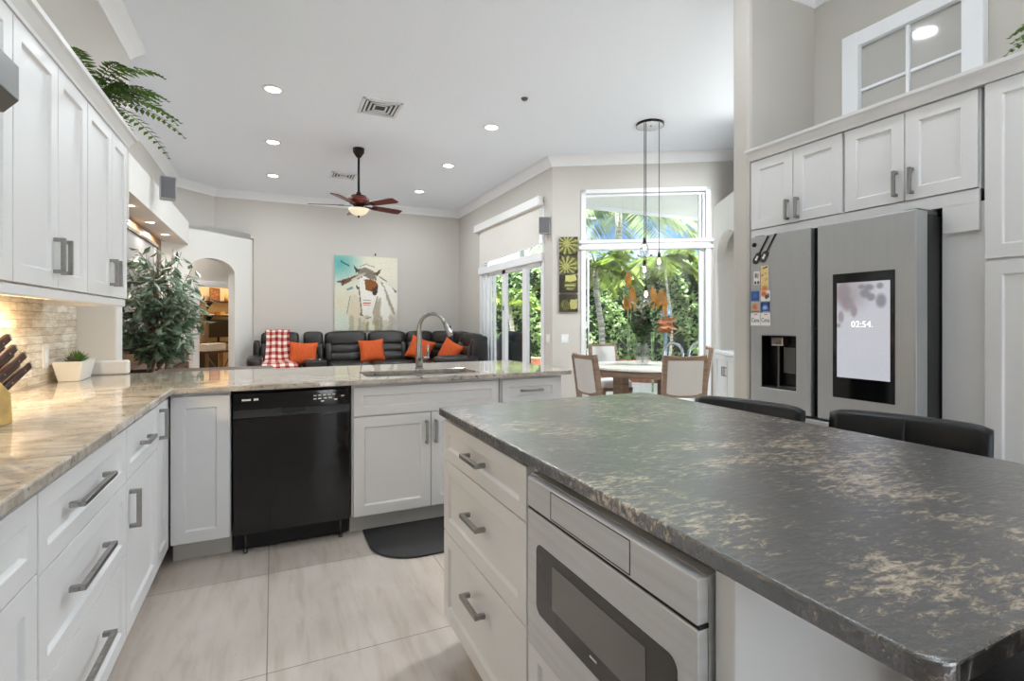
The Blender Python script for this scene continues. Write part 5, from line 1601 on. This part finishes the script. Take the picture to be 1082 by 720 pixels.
im.line(*P((278, 350), (300, 560)), 0.018, (112, 100, 82)); im.line(*P((420, 420), (385, 560)), 0.02, (160, 146, 124)); im.line(*P((215, 420), (190, 560)), 0.012, (140, 132, 112))
im.line(*P((430, 262), (490, 300)), 0.014, (100, 92, 78)); im.line(*P((285, 190), (345, 165)), 0.01, (140, 134, 120)); im.line(*P((345, 175), (395, 190)), 0.01, (160, 150, 134))
for yy in (452, 474, 492): im.line(*P((308, yy), (366, yy + 2)), 0.012, (186, 104, 78))
im.blob(0.5, 0.82, 0.07, 0.035, (206, 178, 156), 0.9, 0.7); im.line(*P((330, 600), (370, 585)), 0.012, (120, 100, 84)); im.line(*P((285, 560), (310, 575)), 0.02, (90, 80, 70))
im.line(*P((145, 155), (210, 190)), 0.02, (56, 96, 96)); im.line(*P((190, 375), (235, 355)), 0.03, (120, 150, 150)); im.poly(P((530, 345), (575, 380), (560, 395)), (140, 134, 120))
im.grain(0.06)
t = thing('wall_painting', 'large canvas painting of a brown and white horse above the sofa', 'painting', (1.10, 10.66, 1.07))
obj('canvas_edge', B(0, 1.245, 0.002, 0.038, 0, 1.50), 'linen', t)
painted_panel('canvas_face', im.a, 'canvas_paint', (0, 0.001, 0), (1.245, 0, 0), (0, 0, 1.50), t)
tag_at('picture_hook', B(-0.015, 0.015, -0.012, 0, -0.02, 0.02), 'bronze', (1.90, 10.699, 2.62), 'tiny hook on the wall above the horse painting', 'hook')

# ------------------------------------------------------------------ media wall at the left, tree, console table
mw_ = PM()
struct('wall_media', B(-1.62, -1.56, 5.45, 9.42, 0, 2.503), 'wood_brown')
t = thing('television', 'large grey glossy screen in a dark frame on the wood wall behind the tree', 'television', (-1.552, 7.75, 0.95))
obj('screen', B(0.0, 0.045, -1.06, 1.06, 0.03, 1.36), 'screen_grey', t)
fr = PM().box(0, 0.06, -1.11, -1.06, 0, 1.4).box(0, 0.06, 1.06, 1.10, 0, 1.4).box(0, 0.06, -1.06, 1.06, 1.36, 1.4).box(0, 0.06, -1.06, 1.06, 0, 0.03)
obj('bezel', fr, 'office_dark', t)
t = thing('media_console', 'dark wooden media console along the left living room wall', 'console', (-1.55, 6.78, 0))
obj('console_body', B(0.0, 0.42, 0, 1.90, 0.06, 0.70), 'office_dark', t, 0.005)
obj('console_top', B(0.0, 0.44, -0.02, 1.92, 0.70, 0.73), 'wood_dark', t, 0.004)
for k in range(4):
    o = obj('door', xf(door_pm(0.02 + k * 0.465, 0.47 + k * 0.465, 0.1, 0.68, -0.018, 0.018), Matrix(((0, -1, 0, 0.42), (1, 0, 0, 0), (0, 0, 1, 0), (0, 0, 0, 1)))), 'wood_dark', t)
    obj('knob', PM().sup((0.448, 0.43 + k * 0.465, 0.42), (0.014, 0.014, 0.014), None, 1.0, 10, 6), 'bronze', o, smooth=True)
t = thing('carved_chest', 'reddish brown carved wooden chest between the tree and the arch', 'chest', (-1.19, 9.02, 0), R(88))
obj('chest_body', B(-0.20, 0.20, 0, 0.34, 0.05, 0.96), 'wood_red', t, 0.006)
for k in range(3):
    o = obj('drawer', door_pm(-0.185, 0.185, 0.10 + k * 0.28, 0.36 + k * 0.28, -0.016, 0.016, 0.03, 0.006), 'wood_red', t)
    obj('knob', PM().sup((0, -0.03, 0.23 + k * 0.28), (0.02, 0.014, 0.02), None, 1.0, 10, 6), 'wood_dark', o, smooth=True)
obj('chest_top', B(-0.22, 0.22, -0.03, 0.35, 0.96, 0.99), 'wood_red', t, 0.004)

t = thing('console_table', 'dark thin topped table just behind the peninsula counter near the tree', 'table', (-0.36, 4.75, 0))
obj('table_top', B(-0.47, 0.36, -0.2, 0.2, 0.838, 0.866), 'wood_dark', t, 0.004)
for x in (-0.44, 0.33):
    for y in (-0.17, 0.17): obj('leg', B(x - 0.022, x + 0.022, y - 0.022, y + 0.022, 0, 0.838), 'wood_dark', t, 0.003)

# ficus
t = thing('ficus_tree', 'tall leafy ficus tree in a pot beside the wood media wall', 'tree', (-1.08, 6.45, 0))
obj('pot', PM().lathe([(0.0, 0), (0.15, 0), (0.19, 0.30), (0.2, 0.32), (0.18, 0.32), (0.165, 0.27), (0.0, 0.27)], n=28), 'wood_dark', t, smooth=True)
obj('soil', PM().lathe([(0.0, 0.275), (0.165, 0.275), (0.0, 0.28)], n=20), 'soil', t)
tr = PM()
rs = random.Random(31)
trunks = []
for k in range(3):
    a = k * 2.1
    pth = [(0.03 * math.cos(a), 0.03 * math.sin(a), 0.25)]
    for i in range(1, 9):
        z = 0.25 + 1.35 * i / 8
        pth.append((0.05 * math.cos(a + i * 0.6) * (1 + i * 0.12), 0.05 * math.sin(a + i * 0.6) * (1 + i * 0.12), z))
    tr.tube(pth, [0.026 - 0.0022 * i for i in range(9)], 8)
    trunks.append(pth)
obj('trunk', tr, 'bark', t, smooth=True)
br = PM(); lf = PM()
for k in range(84):
    p0 = Vector(rs.choice(trunks)[rs.randint(3, 8)])
    az = rs.uniform(0, 2 * PI)
    zt = rs.uniform(0.98, 2.02)
    rr = 0.43 * math.sqrt(max(0.05, 1 - ((zt - 1.4) / 0.68) ** 2)) * rs.uniform(0.45, 1.05)
    e = Vector((rr * math.cos(az), rr * math.sin(az), zt))
    if e.x < -0.36: e.x = -0.36 + rs.uniform(0, 0.2)
    if p0.z > e.z: p0 = Vector(trunks[0][3])
    br.tube([p0, p0.lerp(e, 0.6) + Vector((0, 0, 0.05)), e], [0.006, 0.004, 0.002], 4)
    n = 13
    for q in range(n):
        f = 0.35 + 0.65 * q / (n - 1)
        b = p0.lerp(e, f) + Vector((rs.uniform(-.04, .04), rs.uniform(-.04, .04), rs.uniform(-.03, .04)))
        dd = Vector((math.cos(az) * 0.5 + rs.uniform(-1, 1), math.sin(az) * 0.5 + rs.uniform(-1, 1), rs.uniform(-1.0, 0.15)))
        if b.x < -0.38: continue
        lf.leaf(b, dd, (rs.uniform(-.5, .8), rs.uniform(-1, .3), 1), rs.uniform(0.11, 0.18), rs.uniform(0.045, 0.07), -0.15)
obj('branches', br, 'bark', t); obj('foliage', lf, 'leaf_ficus', t)

# ferns on the cabinet tops
def fern(name, label, loc, n, L, seed, bias, wall, up=(0.35, 1.25)):
    t = thing(name, label, 'plant', loc, 0, 'ferns on the cabinet tops')
    rs = random.Random(seed)
    obj('pot', PM().lathe([(0.0, 0), (0.055, 0), (0.075, 0.1), (0.07, 0.1), (0.06, 0.085), (0.0, 0.085)], n=18), 'wood_dark', t, smooth=True)
    p = PM()
    for k in range(n):
        az = 2 * PI * k / n + rs.uniform(-0.3, 0.3)
        hd = Vector((math.cos(az), math.sin(az), 0)) + Vector(bias)
        hd.z = 0
        if hd.x * wall > 0: hd.x *= 0.25
        if hd.length < 0.2: hd = Vector((-wall, 0, 0))
        el = rs.uniform(*up); l = L * rs.uniform(0.65, 1.05)
        hd.normalize()
        pts = [Vector((0, 0, 0.1)) + hd * (l * s * math.cos(el) * 1.05) + Vector((0, 0, l * (s * math.sin(el) - 0.62 * s * s))) for s in [i / 16 for i in range(17)]]
        p.tube(pts, 0.0018, 4, False)
        for i in range(1, 17):
            d = (pts[i] - pts[i - 1]).normalized(); side = d.cross(Vector((0, 0, 1))).normalized()
            s = i / 16
            w = 0.052 * (math.sin(PI * (0.12 + 0.86 * s)) ** 0.7)
            for q in range(1):
                b_ = pts[i]
                for sg in (-1, 1):
                    p.leaf(b_, side * sg + d * 0.35 + Vector((0, 0, -0.15 + rs.uniform(-.15, .1))), (0, 0, 1), w * 1.2, 0.025, 0.15)
    obj('fronds', p, 'leaf_fern', t)
fern('potted_fern', 'green fern drooping over the end of the left wall cabinets', (-0.86, 3.38, 2.307), 26, 0.60, 3, (0.2, 0.1, 0), -1)
fern('potted_fern', 'green fern on the fridge cabinets at the top right corner', (3.22, 0.84, 2.387), 22, 0.62, 9, (-0.35, 0.3, 0), 1, (0.75, 1.35))

# ------------------------------------------------------------------ office seen through the arch (frame of the arch wall)
def inhall(x, y, z=0): 
    c = math.cos(A45)
    return (-1.25 + c * (x - y), 9.83 + c * (x + y), z)
t = thing('door_leaf', 'cream interior door standing open into the office', 'door', inhall(1.375, 1.64), A45 + R(44))
obj('door_panel', door_pm(0, 0.78, 0.01, 1.94, 0, 0.035, 0.11, 0.008), 'trim_white', t)
obj('knob', PM().sup((0.71, -0.05, 0.95), (0.028, 0.03, 0.028), None, 1.0, 12, 8), 'nickel', t, smooth=True)
GS = 'wall shelves of the office'
for z, lb in ((1.72, 'upper brown wall shelf in the office carrying a framed picture'), (1.38, 'lower brown wall shelf in the office crowded with papers')):
    t = thing('wall_shelf', lb, 'shelf', inhall(3.5, 3.4, z), A45, GS)
    obj('shelf_board', B(-0.62, 0.62, -0.28, 0, 0, 0.03), 'wood_dark', t, 0.003)
    for x in (-0.4, 0.4): obj('bracket', PM().extr([(x, 0, 0), (x, -0.2, 0), (x, 0, -0.18)], (0.02, 0, 0)), 'black_satin', t)
t = thing('framed_picture', 'small wood framed picture on the upper office shelf', 'picture', inhall(3.22, 3.27, 1.75), A45)
obj('frame', PM().box(-0.14, 0.14, 0, 0.02, 0, 0.03).box(-0.14, 0.14, 0, 0.02, 0.29, 0.32).box(-0.14, -0.11, 0, 0.02, 0.03, 0.29).box(0.11, 0.14, 0, 0.02, 0.03, 0.29), 'wood_brown', t)
obj('photo', B(-0.11, 0.11, 0.008, 0.014, 0.03, 0.29), 'leaf_tan', t)
tag_at('glass_jar', PM().lathe([(0.0, 0), (0.07, 0), (0.075, 0.12), (0.05, 0.16), (0.05, 0.19), (0.0, 0.19)], n=18), 'wood_yellow', inhall(3.56, 3.25, 1.75), 'golden jar on the upper office shelf', 'jar', smooth=True)
for k in range(7):
    tag_at('paper_stack', PM().box(-0.07, 0.07, -0.1, 0.1, 0, 0.03 + 0.025 * (k % 3)), ['paper_white', 'leaf_tan', 'wood_yellow'][k % 3], inhall(3.04 + k * 0.155, 3.26, 1.41), ['white paper stack', 'tan paper bundle', 'yellow paper bundle'][k % 3] + ' on the lower office shelf, ' + ['first from the door leaf', 'second from the door leaf', 'third from the door leaf', 'fourth from the door leaf', 'fifth from the door leaf', 'sixth from the door leaf', 'last from the door leaf'][k], 'papers', 'papers on the lower office shelf', A45 + R(8 * (k % 2)))
t = thing('office_desk', 'dark desk with a black monitor in the office behind the arch', 'desk', inhall(3.5, 3.04), A45)
obj('desk_top', B(-0.7, 0.7, -0.34, 0.34, 0.72, 0.75), 'office_dark', t, 0.003)
for x in (-0.66, 0.66): obj('side_panel', B(x - 0.02, x + 0.02, -0.3, 0.3, 0, 0.72), 'office_dark', t)
t = thing('monitor', 'black computer monitor on the office desk', 'monitor', inhall(3.2, 3.1, 0.75), A45)
obj('screen', B(-0.27, 0.27, 0, 0.03, 0.12, 0.55), 'black_satin', t, 0.004)
obj('stand', PM().box(-0.1, 0.1, -0.08, 0.1, 0, 0.012).box(-0.02, 0.02, 0.02, 0.045, 0.01, 0.2), 'black_satin', t)
tag_at('white_monitor', B(-0.1, 0.1, 0, 0.03, 0.1, 0.55).box(-0.08, 0.08, -0.06, 0.08, 0, 0.012).box(-0.02, 0.02, 0.005, 0.025, 0.01, 0.12), 'paper_white', inhall(3.62, 3.0, 0.75), 'white screen on the office desk beside the black monitor', 'monitor', rotz=A45)
t = thing('side_table', 'small brown trestle table in the office doorway', 'table', inhall(2.3, 2.2), A45)
obj('table_top', B(-0.36, 0.36, -0.22, 0.22, 0.57, 0.61), 'wood_dark', t, 0.003)
for x in (-0.3, 0.05, 0.3): obj('leg', B(x - 0.025, x + 0.025, -0.18, -0.13, 0, 0.57), 'wood_brown', t)
for x in (-0.3, 0.3): obj('leg', B(x - 0.025, x + 0.025, 0.13, 0.18, 0, 0.57), 'wood_brown', t)
obj('brace', PM().tube([(-0.28, -0.15, 0.5), (0.03, -0.15, 0.1)], 0.012, 6).tube([(0.28, -0.15, 0.5), (0.07, -0.15, 0.1)], 0.012, 6), 'steel_dark', t)
tag_at('cardboard_box', B(-0.24, 0.24, -0.14, 0.14, 0, 0.16), 'paper_white', inhall(2.24, 2.2, 0.61), 'white flat box on the small office table', 'box', rotz=A45, bevel=0.004)
